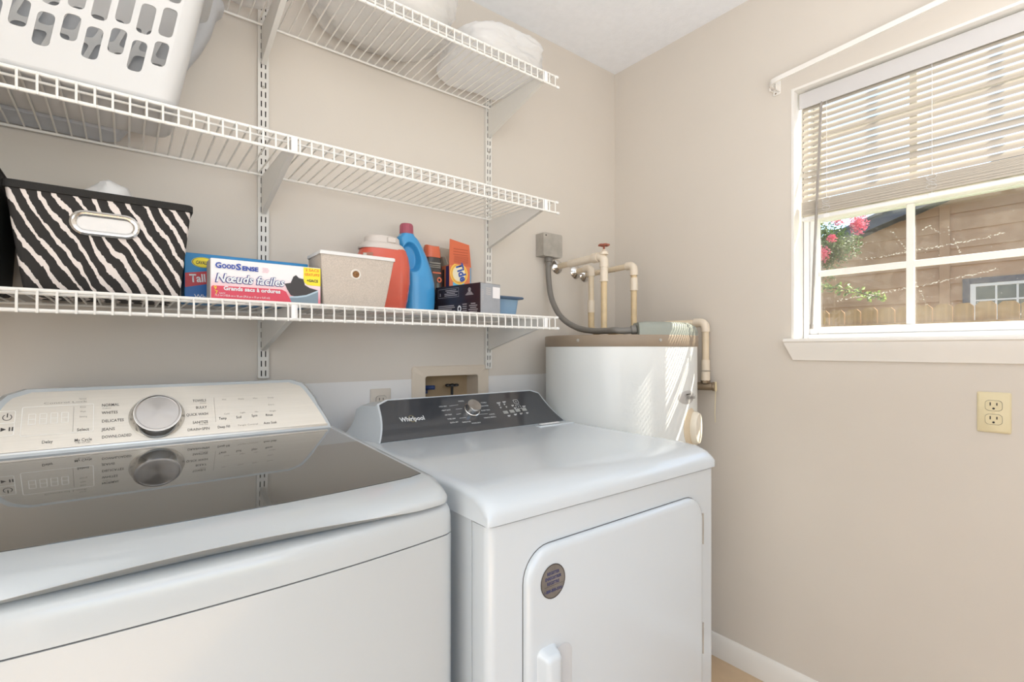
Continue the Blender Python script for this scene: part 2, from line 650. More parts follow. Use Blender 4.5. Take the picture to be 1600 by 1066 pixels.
# dried water marks on the outside of the lower pane
gf = Face((0.1075, 0, 0), (0, -1, 0), (0, 0, 1))
bm = NB()
random.seed(3)
for path in (((1330, 330), (1336, 400), (1345, 405), (1370, 403), (1420, 393), (1480, 383), (1540, 372), (1570, 363)),
             ((1393, 362), (1410, 382), (1419, 396)), ((1440, 360), (1450, 353), (1470, 364)),
             ((1310, 470), (1350, 462), (1440, 447), (1500, 433), (1560, 420)),
             ((1482, 355), (1484, 366)), ((1490, 372), (1500, 395)), ((1430, 440), (1450, 480)), ((1355, 378), (1335, 392))):
    for (a, b), (c, d) in zip(path, path[1:]):
        n = max(2, int(math.hypot(c - a, d - b) / 2.2))
        for k in range(n):
            t = (k + random.random()) / n
            p = at(a + (c - a) * t + random.gauss(0, 0.7), b + (d - b) * t + random.gauss(0, 0.8), 0, 0.1075)
            r = random.uniform(0.0006, 0.0017)
            gf.disc(bm, -p.y, p.z, r, 0, random.uniform(0.8, 2.2), 6)
for k in range(150):
    r = random.uniform(0.0004, 0.0011)
    gf.disc(bm, random.uniform(0.83, 1.50), random.uniform(1.25, 1.6), r, 0, 1.3, 5)
obj('water_marks', bm, M['smear'], lower, 0, 'stuff')
# stool with moulded apron
prof = [(0.072, 1.196), (0.072, 1.2055), (-0.032, 1.2055), (-0.036, 1.202), (-0.036, 1.196), (-0.031, 1.192), (-0.029, 1.184), (-0.022, 1.170),
        (-0.017, 1.156), (-0.010, 1.142), (-0.008, 1.134), (0.0, 1.133)]
bm = NB()
r1, r0 = [], []
for x, z in prof:
    e = 0.0 if z > 1.19 else (1.19 - z) / 0.057 * 0.020
    if x > 0.0 and z > 1.19:
        ye1, ye0 = WY1 - 0.0062, WY0 + 0.0062
        r1.append(V((x, ye1, z)))
        r0.append(V((x, ye0, z)))
    else:
        r1.append(V((x, -0.757 - e, z)))
        r0.append(V((x, -1.576 + e, z)))
loft(bm, [r0, r1])
obj('window_sill', bm, M['trim'], win, 30)

# ------------------------------------------------------------------ mini blind
bx = 0.040
by1, by0 = -0.790, -1.540
blind = thing('mini_blind', 'white horizontal mini blind drawn halfway down inside the window', 'blind', (bx, -1.23, 2.04))
bm = NB()
box(bm, bx - 0.013, bx + 0.016, by0 + 0.004, by1 - 0.004, 2.006, 2.036, 0.002, 1)
obj('headrail', bm, M['plastic_white'], blind)
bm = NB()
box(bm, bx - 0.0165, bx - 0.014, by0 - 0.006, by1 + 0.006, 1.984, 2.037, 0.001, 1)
obj('valance', bm, mat('backlit_shade_valance', (206, 203, 202), 0.45), blind)  # backlit shade put into the valance colour
tilt = math.radians(54)


def slat_mesh(name, x, z, tl, th=0.0003):
    bm = NB()
    top, bot = [], []
    for k in range(7):
        t = (k / 6 - 0.5)
        u = t * 0.0254
        h = 0.0022 * (1 - 4 * t * t)
        dx, dz = u * math.cos(tl) - h * math.sin(tl), u * math.sin(tl) + h * math.cos(tl)
        nx, nz = -math.sin(tl) * th, math.cos(tl) * th
        top.append((x + dx + nx, z + dz + nz))
        bot.append((x + dx - nx, z + dz - nz))
    ring = top + bot[::-1]
    loft(bm, [[V((a, y, b)) for a, b in ring] for y in (by0, by1)])
    return obj(name, bm, M['slat'], blind)


z = 1.986
s0 = slat_mesh('slat', bx, z, tilt)
n_open = 16
pitch = 0.0203
for k in range(1, n_open):
    dup(s0, (0, 0, -k * pitch), blind)
zs = 1.986 - n_open * pitch + 0.006
s1 = slat_mesh('slat', bx, zs, math.radians(3), 0.00105)
for k in range(1, 18):
    dup(s1, (random.uniform(-0.0008, 0.0008), 0, -k * 0.0026), blind)
zb = zs - 18 * 0.0026 - 0.004
bm = NB()
box(bm, bx - 0.0125, bx + 0.0125, by0, by1, zb - 0.0125, zb, 0.004, 2)
obj('bottom_rail', bm, M['plastic_white'], blind)
for y in (-0.866, -1.135, -1.42):
    bm = NB()
    for dx in (-0.0115, 0.0115):
        tube(bm, [(bx + dx, y, 2.006), (bx + dx, y, zb)], 0.0007, 5)
    for k in range(n_open):
        zz = 1.986 - k * pitch
        tube(bm, [(bx - 0.0115, y, zz - 0.0115), (bx + 0.0115, y, zz + 0.0095)], 0.0005, 4)
    # slack loops gathered at the stack
    for k in range(4):
        pts = [V((bx - 0.0135 - 0.004 * math.sin(PI * t / 8), y + 0.012 * math.sin(2 * PI * t / 8 + k), zs - 0.006 - 0.009 * k + 0.008 * math.cos(2 * PI * t / 8))) for t in range(9)]
        tube(bm, pts, 0.0006, 4)
    obj('ladder_cord', bm, M['cloth'], blind)
    bm = NB()
    box(bm, bx - 0.0138, bx - 0.0125, y - 0.008, y + 0.008, zb - 0.013, zb + 0.0, 0.0005, 1)
    obj('cord_plug', bm, M['plastic_white'], blind)
bm = NB()
wt = at(1283, 162, 0, 0.016)
wb = at(1268, 506, 0, 0.010)
tube(bm, [wt, wt + (wb - wt) * 0.5, wb], 0.0042, 6)
tube(bm, [wt + V((0.012, 0, 0.004)), wt + V((0.003, 0, 0.008)), wt], 0.0015, 6)
lathe(bm, [(0.0042, 0), (0.006, -0.004), (0.006, -0.016), (0.004, -0.018)], wb, seg=8)
obj('tilt_wand', bm, mat('backlit_shade_wand', (150, 143, 136), 0.2), blind)  # wand colour darkened to stand for backlit shade

# ------------------------------------------------------------------ curtain rod
rod = thing('curtain_rod', 'narrow white curtain rod on the wall above the window', 'curtain rod', (0, -0.7, 2.1))
bm = NB()
a = V((-0.050, -0.722, 2.081))
b = V((-0.050, -1.80, 2.150))
d = (b - a).normalized()
path = [V((-0.004, a.y + 0.004, a.z - 0.001)), V((-0.030, a.y + 0.006, a.z - 0.0005)), V((-0.042, a.y + 0.003, a.z)), V((-0.049, a.y - 0.006, a.z)), a + d * 0.03, b]
rings = []
for i, p in enumerate(path):
    q = path[min(i + 1, len(path) - 1)] - path[max(i - 1, 0)]
    q.z = 0
    q.normalize()
    nrm = V((-q.y, q.x, 0))
    rings.append([p + nrm * s * 0.003 + V((0, 0, h)) for s, h in ((-1, -0.008), (1, -0.008), (1.6, -0.004), (1.6, 0.004), (1, 0.008), (-1, 0.008))])
loft(bm, rings)
obj('rod', bm, M['trim'], rod)
bm = NB()
box(bm, -0.003, 0.0, -0.735, -0.710, 2.052, 2.098, 0.001, 1)
box(bm, -0.028, -0.002, -0.733, -0.729, 2.060, 2.082, 0.0005, 1)
tube(bm, [(-0.004, -0.712, 2.066), (-0.030, -0.712, 2.062), (-0.036, -0.714, 2.068)], 0.0025, 6)
obj('bracket', bm, M['trim'], rod)
for zz in (2.058, 2.091):
    bm = NB()
    lathe(bm, [(0.003, 0), (0.002, 0.0015)], (-0.003, -0.719, zz), (-1, 0, 0), 8)
    obj('screw', bm, M['brass'], rod)


# ------------------------------------------------------------------ wall outlets
def outlet(label, o, u, m, sc=1.0):
    f = Face(o, u, (0, 0, 1))
    t = thing('wall_outlet', label, 'outlet', o)
    bm = NB()
    w_, h_ = 0.070 * sc, 0.1145 * sc
    loft(bm, [[f.p(a, b, 0) for a, b in rrect(w_, h_, 0.003, 2)], [f.p(a, b, 0.003) for a, b in rrect(w_, h_, 0.003, 2)],
              [f.p(a, b, 0.0055) for a, b in rrect(w_ - 0.006, h_ - 0.006, 0.003, 2)]])
    obj('cover_plate', bm, m, t)
    for s in (-1, 1):
        cy = s * 0.0195 * sc
        pts = []
        for k in range(24):
            a = 2 * PI * k / 24
            pts.append((max(-0.0172, min(0.0172, 0.0185 * math.cos(a) * 1.05)) * sc, cy + max(-0.0142, min(0.0142, 0.0175 * math.sin(a))) * sc))
        bm = NB()
        f.poly(bm, [(a * 1.05, cy + (b - cy) * 1.06) for a, b in pts], 0.0058)
        obj('gap_ring', bm, M['gap'], t, 0)
        bm = NB()
        f.poly(bm, pts, 0.0072, 0.003)
        r_ = obj('receptacle', bm, m, t)
        bm = NB()
        for sx, hh in ((-1, 0.0085), (1, 0.0070)):
            f.rect(bm, sx * 0.0063 - 0.0012, cy + 0.004 - hh / 2, sx * 0.0063 + 0.0012, cy + 0.004 + hh / 2, 0.0074)
        f.disc(bm, 0, cy - 0.0075, 0.0026, 0.0074, 1.0, 10)
        obj('slot', bm, M['black'], r_, 0)
    bm = NB()
    lathe(bm, [(0.0032, 0.005), (0.0030, 0.0064), (0.001, 0.0068)], f.o, f.n, 12)
    obj('screw', bm, m, t)
    return t


outlet('ivory duplex wall outlet on the beige wall below the window', (0, -1.267, 1.006), (0, -1, 0), M['ivory'], 0.92)
outlet('pale grey wall outlet half hidden behind the dryer console', (-1.139, 0, 0.988), (1, 0, 0), M['ivory_gray'], 0.98)

# ------------------------------------------------------------------ shelving: standards, brackets, wire shelves
SHELF = (('bottom', 1.274), ('middle', 1.651), ('top', 2.062))


def standard(x, label, z0, z1, zph):
    t = thing('shelf_standard', label, 'shelf standard', (x, 0, z0), 'slotted shelf standards')
    w_ = 0.0125
    bm = NB()
    xs = [-w_, -0.0068, -0.0038, 0.0038, 0.0068, w_]
    zs_ = [z0]
    zz = z0 + zph
    while zz + 0.014 < z1:
        zs_ += [zz, zz + 0.016]
        zz += 0.0265
    zs_.append(z1)
    grid = {}
    yf = -0.012

    def gv(i, j):
        if (i, j) not in grid:
            grid[(i, j)] = bm.verts.new((x + xs[i], yf, zs_[j]))
        return grid[(i, j)]
    for j in range(len(zs_) - 1):
        for i in range(5):
            if i in (1, 3) and j % 2 == 1:
                continue
            bm.faces.new((gv(i, j), gv(i + 1, j), gv(i + 1, j + 1), gv(i, j + 1)))
    for sx in (-1, 1):
        box(bm, x + sx * w_ - 0.0012, x + sx * w_ + 0.0012, yf - 0.0002, 0, z0, z1)
    box(bm, x - w_, x + w_, yf, 0, z1, z1 + 0.002)
    box(bm, x - w_, x + w_, yf, 0, z0 - 0.002, z0)
    obj('channel', bm, M['steel_white'], t, 0)
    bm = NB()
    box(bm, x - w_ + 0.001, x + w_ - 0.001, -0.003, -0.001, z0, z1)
    obj('slot_shade_backing', bm, M['slot'], t, 0, label='painted shade inside the slotted channel')  # dark backing paints the shade seen through the slots
    for zz in (z0 + 0.085, z0 + 0.5, z0 + 0.80, z1 - 0.06):
        bm = NB()
        lathe(bm, [(0.0042, 0), (0.0042, 0.001), (0.0015, 0.0025)], (x, yf, zz), (0, -1, 0), 10)
        obj('screw', bm, M['galv'], t)
    return t


XS = (-1.483, -0.722)
standard(XS[0], 'slotted white shelf standard on the wall above the washer', 1.092, 2.36, 0.004)
standard(XS[1], 'slotted white shelf standard on the wall above the supply box', 1.100, 2.36, 0.004)
wire_len = 0.0254
XE = -0.672
for lvl, zd in SHELF:
    for x, where in zip(XS, ('on the standard above the washer', 'on the standard by the water heater')):
        t = thing('shelf_bracket', 'white tapered steel bracket under the %s wire shelf %s' % (lvl, where), 'bracket', (x, -0.013, zd), 'shelf brackets')
        for s in (-1, 1):
            bm = NB()
            pts = [(-0.014, zd - 0.006), (-0.318, zd - 0.006), (-0.322, zd - 0.012), (-0.322, zd - 0.026), (-0.30, zd - 0.032), (-0.03, zd - 0.100), (-0.014, zd - 0.105)]
            xa = x + s * 0.0048
            loft(bm, [[V((xa - 0.0008, y, z)) for y, z in pts], [V((xa + 0.0008, y, z)) for y, z in pts]])
            obj('side_plate', bm, M['steel_white'], t, 0)
        bm = NB()
        box(bm, x - 0.0048, x + 0.0048, -0.318, -0.016, zd - 0.0085, zd - 0.0065)
        obj('top_web', bm, M['steel_white'], t, 0)
        bm = NB()
        loft(bm, [[V((x + sx, y, z + dz)) for sx, dz in ((-0.0062, 0), (0.0062, 0), (0.0062, 0.003), (-0.0062, 0.003))]
                  for y, z in ((-0.322, zd - 0.030), (-0.30, zd - 0.035), (-0.03, zd - 0.103), (-0.015, zd - 0.108))])
        obj('bottom_flange', bm, M['steel_white'], t, 0)
        bm = NB()
        loft(bm, [[V((x + a, -0.327 - 0.004 * math.cos(a / 0.0065), zd + h)) for a in [0.0065 * (k / 4 - 1) for k in range(9)]] + [V((x + 0.0065, -0.3235, zd + h)), V((x - 0.0065, -0.3235, zd + h))]
                  for h in (-0.0345, -0.030, -0.007, -0.0035)])
        obj('clip', bm, M['plastic_white'], t)
    lab = {'bottom': 'lowest white wire shelf, holding the bins, boxes and detergents',
           'middle': 'middle white wire shelf, holding the white laundry basket',
           'top': 'topmost white wire shelf near the ceiling, holding clear plastic bags'}[lvl]
    t = thing('wire_shelf', lab, 'shelf', (XE, -0.02, zd), 'white wire shelves')
    x0 = XL + 0.03
    for y, zz, r in ((-0.020, zd - 0.0035, 0.0032), (-0.296, zd - 0.0045, 0.0026), (-0.322, zd - 0.0005, 0.0036), (-0.3265, zd - 0.036, 0.0036)):
        bm = NB()
        tube(bm, [(x0, y, zz), (XE, y, zz)], r, 8)
        obj('rail', bm, M['wire'], t)
    bm = NB()
    rw = 0.0021
    xw = XE - 0.012
    pts = [(xw, -0.016, zd), (xw, -0.318, zd), (xw, -0.3255, zd - 0.002), (xw, -0.3300, zd - 0.008), (xw, -0.3305, zd - 0.040)]
    tube(bm, pts, rw, 6)
    w0 = obj('wire', bm, M['wire'], t)
    k = 1
    while xw - k * wire_len > x0:
        dup(w0, (-k * wire_len, 0, 0), t)
        k += 1
    for y, zz in ((-0.020, zd - 0.0035), (-0.322, zd - 0.0005), (-0.3265, zd - 0.036)):
        bm = NB()
        lathe(bm, [(0.0042, -0.004), (0.0046, 0.0), (0.0046, 0.006), (0.003, 0.0085)], (XE, y, zz), (1, 0, 0), 10)
        obj('end_cap', bm, M['plastic_white'], t)

ZB = SHELF[0][1] + 0.0023
ZM = SHELF[1][1] + 0.0023
ZT = SHELF[2][1] + 0.0023


# ------------------------------------------------------------------ open bins
def open_bin(bm, bot, top, z0, z1, th, r=0.006, n=3, bow=0.0):
    """bot/top = (x0,x1,y0,y1); outer wall, rim, inner wall and floor in one surface"""
    def ring(b, z, ins):
        x0, x1, y0, y1 = b
        return [V((x, y, z)) for x, y in rrect(x1 - x0 - 2 * ins, y1 - y0 - 2 * ins, max(r - ins, 0.001), n, (x0 + x1) / 2, (y0 + y1) / 2)]

    def mix(t):
        return tuple(a + (b - a) * t for a, b in zip(bot, top))
    rings = [ring(mix(0), z0 + 0.004, 0.0)]
    rings[0:0] = [ring(mix(0), z0, 0.004)]
    for k in range(1, 5):
        rings.append(ring(mix(k / 4), z0 + (z1 - z0) * k / 4, 0))
    rings.append(ring(mix(1), z1, th))
    rings.append(ring(mix(0.1), z0 + 0.006, th))
    return loft(bm, rings)


# zebra bin
zx = -1.812
zt = thing('fabric_bin', 'black and white zebra-striped fabric bin with a metal grommet handle', 'bin', (zx, -0.15, ZB))
bm = NB()
zbot, ztop = (-1.928, -1.694, -0.275, -0.05), (-1.951, -1.674, -0.285, -0.03)
open_bin(bm, zbot, ztop, ZB, 1.466, 0.003, 0.008)
obj('bin_body', bm, M['zebra'], zt)
bm = NB()
w_, d_ = ztop[1] - ztop[0], ztop[3] - ztop[2]
cx_, cy_ = (ztop[0] + ztop[1]) / 2, (ztop[2] + ztop[3]) / 2
rings = []
for ins, z in ((-0.0025, 1.456), (-0.0025, 1.468), (0, 1.470), (0.004, 1.468), (0.004, 1.456), (0, 1.455)):
    rings.append([V((x, y, z)) for x, y in rrect(w_ - 2 * ins, d_ - 2 * ins, 0.008, 3, cx_, cy_)])
loft(bm, rings + [rings[0]], False, False)
obj('rim_binding', bm, M['dark_fabric'], zt)
zf = Face((zx, -0.2805, 1.37), (1, 0, 0), V((0, -0.010, 0.19)))
bm = NB()
gu, gv_ = zf.uv(165, 352)


def stadium(w, h, n=10):
    r = h / 2
    out = []
    for s in (1, -1):
        for k in range(n + 1):
            a = -PI / 2 + PI * k / n
            out.append((s * (w / 2 - r) + s * r * math.cos(a), s * r * math.sin(a)))
    return out


rings = []
for ins, dd in ((0, 0.0), (0.0005, 0.003), (0.004, 0.0055), (0.008, 0.0045), (0.011, 0.002), (0.0115, -0.004)):
    rings.append([zf.p(gu + a, gv_ + b, dd) for a, b in stadium(0.106 - 2 * ins, 0.047 - 2 * ins)])
loft(bm, rings, False, False)
obj('grommet', bm, M['chrome'], zt)
bm = NB()
zf.poly(bm, [(gu + a, gv_ + b) for a, b in stadium(0.084, 0.025)], 0.0008)
obj('lining', bm, M['cloth'], zt, 0, label='white lining seen through the handle hole')
# white cloth piled in it
bm = NB()
bmesh.ops.create_icosphere(bm, subdivisions=4, radius=1.0)
from mathutils import noise as mn
for v in bm.verts:
    p = v.co.copy()
    f = 1 + 0.22 * mn.noise(p * 1.7) + 0.08 * mn.noise(p * 5)
    v.co = V((zx + 0.003 + p.x * 0.052 * f, -0.15 + p.y * 0.07 * f, 1.446 + p.z * 0.078 * f))
tag(obj('folded_cloth', bm, M['cloth']), 'crumpled white cloth poking out of the zebra-striped bin', 'cloth')

# dark bin at the left edge
dk = thing('fabric_bin', 'plain black fabric bin cut off by the left edge of the photo', 'bin', (-2.12, -0.2, ZB))
bm = NB()
open_bin(bm, (-2.24, -1.968, -0.30, -0.06), (-2.26, -1.960, -0.315, -0.03), ZB, 1.490, 0.004, 0.008)
obj('bin_body', bm, M['dark_fabric'], dk)
bm = NB()
for pts in (((-1.962, -0.315, 1.492), (-1.962, -0.03, 1.492)),):
    tube(bm, pts, 0.004, 6)
obj('rim_binding', bm, M['black'], dk)

# ------------------------------------------------------------------ trash bag cartons
M['cav_blue'] = mat('blue_carton', (26, 128, 186), 0.45, var=0.03, scale=8)
M['cav_dark'] = mat('deep_blue_print', (28, 98, 168), 0.45)
M['red_print'] = mat('red_print', (196, 62, 70), 0.5)
M['yellow_print'] = mat('yellow_print', (240, 222, 50), 0.5)
M['white_card'] = mat('white_carton', (236, 232, 232), 0.5)
M['gs_red'] = mat('crimson_print', (214, 72, 92), 0.5)
M['gs_pink'] = mat('pink_print', (240, 190, 200), 0.5)
M['gs_blue'] = mat('royal_blue_print', (44, 72, 160), 0.5)
M['gs_navy'] = mat('navy_print', (60, 60, 130), 0.5)
M['bag_print'] = mat('charcoal_print', (58, 54, 54), 0.5)
M['can_print'] = mat('grey_blue_print', (128, 146, 158), 0.5)
M['can_print2'] = mat('light_grey_blue_print', (176, 196, 208), 0.5)
M['orange_txt'] = mat('orange_print', (232, 120, 50), 0.5)
M['gray_card'] = mat('grey_carton_edge', (186, 180, 176), 0.7)

cv = thing('trash_bag_box', 'blue carton of tall kitchen bags standing behind the red and white carton', 'box', (-1.55, -0.17, ZB))
cx0, cx1, cyf = -1.680, -1.418, -0.200
bm = NB()
box(bm, cx0, cx1, cyf, -0.11, ZB, 1.386, 0.0012, 1)
obj('carton', bm, M['cav_blue'], cv, 0)
f = Face((cx0, cyf, ZB), (1, 0, 0), (0, 0, 1))
bm = NB()
f.poly(bm, [(0.001, 0.032), (0.05, 0.044), (0.13, 0.052), (0.13, 0.079), (0.05, 0.072), (0.001, 0.064)], 0.0005)
obj('red_banner', bm, M['red_print'], cv, 0)
bm = NB()
f.poly(bm, [(0.001, 0.0), (0.258, 0.0), (0.258, 0.03), (0.13, 0.052), (0.05, 0.044), (0.001, 0.032)], 0.0004)
obj('lower_print', bm, M['cav_dark'], cv, 0)
bm = NB()
f.disc(bm, 0.035, 0.090, 0.0118, 0.0005, 1.85)
obj('logo_oval', bm, M['yellow_print'], cv, 0)
bm = NB()
f.ring(bm, 0.035, 0.090, 0.0106, 0.0112, 0.0008, 1.85)
f.text(bm, 'CAVALIER', 0.035, 0.0858, 0.0105, 0.0009, 'CENTER', shear=0.2, bold=0.0003, width=0.028)
obj('logo_lettering', bm, M['bag_print'], cv, 0)
bm = NB()
f.text(bm, 'Tall Kitchen', 0.010, 0.044, 0.025, 0.0009, sx=0.85, bold=0.0006, rot=0.09)
f.text(bm, 'White Bags', 0.018, 0.008, 0.0145, 0.0009)
pts = []
for k in range(28):
    r_ = 0.021 if k % 2 == 0 else 0.015
    pts.append((0.182 + r_ * math.cos(2 * PI * k / 28), 0.070 + r_ * 0.8 * math.sin(2 * PI * k / 28)))
f.poly(bm, pts, 0.0005)
obj('white_lettering', bm, M['white_ink'], cv, 0)

gs = thing('trash_bag_box', 'white and crimson carton of garbage bags with a yellow corner on the lowest shelf', 'box', (-1.53, -0.26, ZB))
gx0, gx1, gyf = -1.640, -1.412, -0.283
bm = NB()
box(bm, gx0, gx1, gyf, -0.222, ZB, 1.366, 0.001, 1)
obj('carton', bm, M['white_card'], gs, 0)
bm = NB()
box(bm, gx0 - 0.0006, gx0 + 0.0002, gyf + 0.001, -0.223, ZB + 0.001, 1.365)
obj('carton_side', bm, M['gray_card'], gs, 0, label='grey end of the carton')
f = Face((gx0, gyf, ZB), (1, 0, 0), (0, 0, 1))
W_, H_ = gx1 - gx0, 1.366 - ZB


def pinkgrad():
    m = bpy.data.materials.new('white_to_pink_print')
    m.use_nodes = True
    n = m.node_tree
    p = n.nodes['Principled BSDF']
    p.inputs['Roughness'].default_value = 0.5
    tc = n.nodes.new('ShaderNodeTexCoord')
    sp = n.nodes.new('ShaderNodeSeparateXYZ')
    n.links.new(tc.outputs['Generated'], sp.inputs[0])
    r = n.nodes.new('ShaderNodeValToRGB')
    r.color_ramp.elements[0].color = lin((222, 96, 116))
    r.color_ramp.elements[1].color = lin((240, 228, 230))
    r.color_ramp.elements[1].position = 0.85
    n.links.new(sp.outputs[2], r.inputs['Fac'])
    n.links.new(r.outputs['Color'], p.inputs['Base Color'])
    return m


bm = NB()
f.poly(bm, [(0.0005, 0.0), (0.2275, 0.0), (0.2275, 0.045), (0.17, 0.052), (0.12, 0.058), (0.0005, 0.055)], 0.0004)
obj('pink_print', bm, pinkgrad(), gs, 0)
bm = NB()
f.poly(bm, [(0.0008, 0.0), (0.163, 0.0), (0.158, 0.012), (0.150, 0.0275), (0.140, 0.032), (0.004, 0.031), (0.0008, 0.028)], 0.0007)
obj('red_panel', bm, M['gs_red'], gs, 0)
bm = NB()
f.poly(bm, [(0.147, 0.046), (0.160, 0.049), (0.166, 0.064), (0.172, 0.068), (0.178, 0.062), (0.188, 0.060), (0.192, 0.046), (0.203, 0.040), (0.222, 0.036),
            (0.219, 0.022), (0.180, 0.016), (0.160, 0.020), (0.152, 0.034)], 0.0009)
obj('bag_picture', bm, M['bag_print'], gs, 0)
bm = NB()
f.poly(bm, [(0.158, 0.014), (0.175, 0.015), (0.195, 0.019), (0.222, 0.032), (0.222, 0.0), (0.163, 0.0)], 0.0012)
obj('bin_picture', bm, M['can_print'], gs, 0)
bm = NB()
f.poly(bm, [(0.158, 0.014), (0.175, 0.015), (0.195, 0.019), (0.222, 0.032), (0.222, 0.036), (0.195, 0.023), (0.175, 0.019), (0.158, 0.0175)], 0.0014)
obj('bin_rim_picture', bm, M['can_print2'], gs, 0)
bm = NB()
f.poly(bm, [(0.1885, 0.088), (0.2275, 0.088), (0.2275, 0.046), (0.207, 0.046), (0.197, 0.047), (0.190, 0.053), (0.1885, 0.062)], 0.0014)
obj('yellow_panel', bm, M['yellow_print'], gs, 0)
bm = NB()
f.text(bm, '2 SACS', 0.208, 0.0795, 0.0085, 0.002, 'CENTER', bold=0.0002, width=0.031)
f.text(bm, 'GRATUITS!', 0.208, 0.0690, 0.0085, 0.002, 'CENTER', bold=0.0002, width=0.034)
obj('orange_lettering', bm, M['orange_txt'], gs, 0)
bm = NB()
f.text(bm, '+SACS', 0.2085, 0.0545, 0.0085, 0.002, 'CENTER', bold=0.0003, width=0.026)
obj('black_lettering', bm, M['bag_print'], gs, 0)
bm = NB()
f.text(bm, 'G', 0.008, 0.0695, 0.0165, 0.002, bold=0.0006)
f.text(bm, 'OOD', 0.0205, 0.0695, 0.0128, 0.002, bold=0.0006, width=0.026)
f.text(bm, 'S', 0.0470, 0.0685, 0.0185, 0.002, bold=0.0006, width=0.0105)
f.text(bm, 'ENSE', 0.0592, 0.0685, 0.0128, 0.002, bold=0.0006, width=0.032)
obj('brand_lettering', bm, M['gs_blue'], gs, 0)
bm = NB()
for k, wd in enumerate((0.012, 0.014, 0.014, 0.012)):
    f.rect(bm, 0.100, 0.0765 - k * 0.003, 0.100 + wd, 0.0765 - k * 0.003 + 0.0012, 0.0012)
obj('small_print', bm, M['gs_pink'], gs, 0)
bm = NB()
f.text(bm, 'Nœuds faciles', 0.0075, 0.0395, 0.0255, 0.0016, shear=0.22, bold=0.0016, width=0.140)
obj('title_outline', bm, M['gs_navy'], gs, 0)
bm = NB()
f.text(bm, 'Nœuds faciles', 0.0085, 0.0398, 0.0252, 0.0022, shear=0.22, bold=0.0005, width=0.137)
f.text(bm, 'Grands sacs à ordures', 0.0235, 0.0225, 0.0120, 0.0022, bold=0.0004, width=0.114)
f.text(bm, '75,2 cm x 83,8 cm x 18 µm (29,6 po x 33 po x 0,65 mil)', 0.007, 0.0085, 0.0062, 0.0022, width=0.108)
f.text(bm, 'SACS', 0.0155, 0.0135, 0.0050, 0.0022)
obj('white_lettering', bm, M['white_ink'], gs, 0)
bm = NB()
f.text(bm, '9', 0.005, 0.022, 0.0125, 0.0022)
f.text(bm, '7', 0.007, 0.012, 0.0120, 0.0022)
obj('number_print', bm, M['yellow_print'], gs, 0)

# ------------------------------------------------------------------ heathered fabric bin
M['heather'] = mat('heathered_linen', (196, 184, 172), 0.95, var=0.14, scale=420, bump=0.3, bscale=500)
fb = thing('fabric_bin', 'small heathered beige fabric bin with a round grommet on the lowest shelf', 'bin', (-1.32, -0.24, ZB))
fbot, ftop = (-1.404, -1.248, -0.283, -0.192), (-1.414, -1.224, -0.290, -0.186)
bm = NB()
open_bin(bm, fbot, ftop, ZB, 1.407, 0.003, 0.003)
obj('bin_body', bm, M['heather'], fb)
bm = NB()
rings = []
for ins, z in ((-0.0018, 1.401), (-0.0018, 1.4085), (0, 1.410), (0.0035, 1.4085), (0.0035, 1.400)):
    rings.append([V((x, y, z)) for x, y in rrect(0.19 - 2 * ins, 0.104 - 2 * ins, 0.003, 3, -1.319, -0.238)])
loft(bm, rings, False, False)
obj('rim_binding', bm, M['cloth'], fb)
ff = Face((-1.32, -0.2868, 1.35), (1, 0, 0), V((0, -0.007, 0.13)))
gu, gv_ = ff.uv(556, 429)
bm = NB()
lathe(bm, [(0.0135, 0), (0.0135, 0.002), (0.011, 0.0032), (0.0088, 0.002), (0.0088, -0.002)], ff.p(gu, gv_, -0.0005), ff.n, 20, False)
obj('grommet', bm, mat('white_grommet', (222, 214, 204), 0.3), fb)
bm = NB()
ff.disc(bm, gu, gv_, 0.009, 0.0004)
obj('hole_backing', bm, mat('brown_wicker', (130, 92, 56), 0.8, var=0.5, scale=200), fb, 0)


# ------------------------------------------------------------------ detergent tub
def superellipse(cx, cy, a, b, e, z, n=32):
    out = []
    for k in range(n):
        t = 2 * PI * k / n
        c, s = math.cos(t), math.sin(t)
        out.append(V((cx + a * math.copysign(abs(c) ** (2 / e), c), cy + b * math.copysign(abs(s) ** (2 / e), s), z)))
    return out


M['tub_orange'] = mat('coral_orange_plastic', (214, 94, 74), 0.25, coat=0.3, subsurf=0.1)
M['lid_gray'] = mat('pale_grey_lid', (214, 204, 196), 0.4)
tb = thing('detergent_tub', 'coral orange detergent tub with a pale grey lid, behind the small beige bin', 'detergent', (-1.195, -0.135, ZB))
tx, ty = -1.197, -0.137
bm = NB()
rings = [superellipse(tx + 0.008, ty, a, b, 2.6, ZB + h) for h, a, b in ((0.0, 0.060, 0.032), (0.004, 0.064, 0.036), (0.04, 0.072, 0.042), (0.09, 0.079, 0.046), (0.135, 0.079, 0.047),
                                                                        (0.165, 0.074, 0.045), (0.185, 0.066, 0.042))]
loft(bm, rings)
obj('tub_body', bm, M['tub_orange'], tb)
bm = NB()
rings = [superellipse(tx + 0.004, ty, a, b, 2.4, ZB + h) for h, a, b in ((0.181, 0.0685, 0.0435), (0.186, 0.0695, 0.0445), (0.196, 0.062, 0.041), (0.200, 0.055, 0.038), (0.201, 0.052, 0.036), (0.216, 0.050, 0.035), (0.220, 0.045, 0.032))]
loft(bm, rings)
obj('lid', bm, M['lid_gray'], tb)
bm = NB()
box(bm, tx + 0.004, tx + 0.030, ty - 0.041, ty - 0.034, ZB + 0.200, ZB + 0.216, 0.002, 1)
obj('lid_latch', bm, M['lid_gray'], tb)
bm = NB()
f = Face((tx - 0.055, ty - 0.0375, ZB + 0.142), V((0.8, -0.55, 0)), V((0, 0.02, 1)))
f.rect(bm, -0.012, -0.012, 0.016, 0.022, 0.003)
obj('side_label', bm, mat('dull_label', (176, 120, 100), 0.5), tb, 0)
bm = NB()
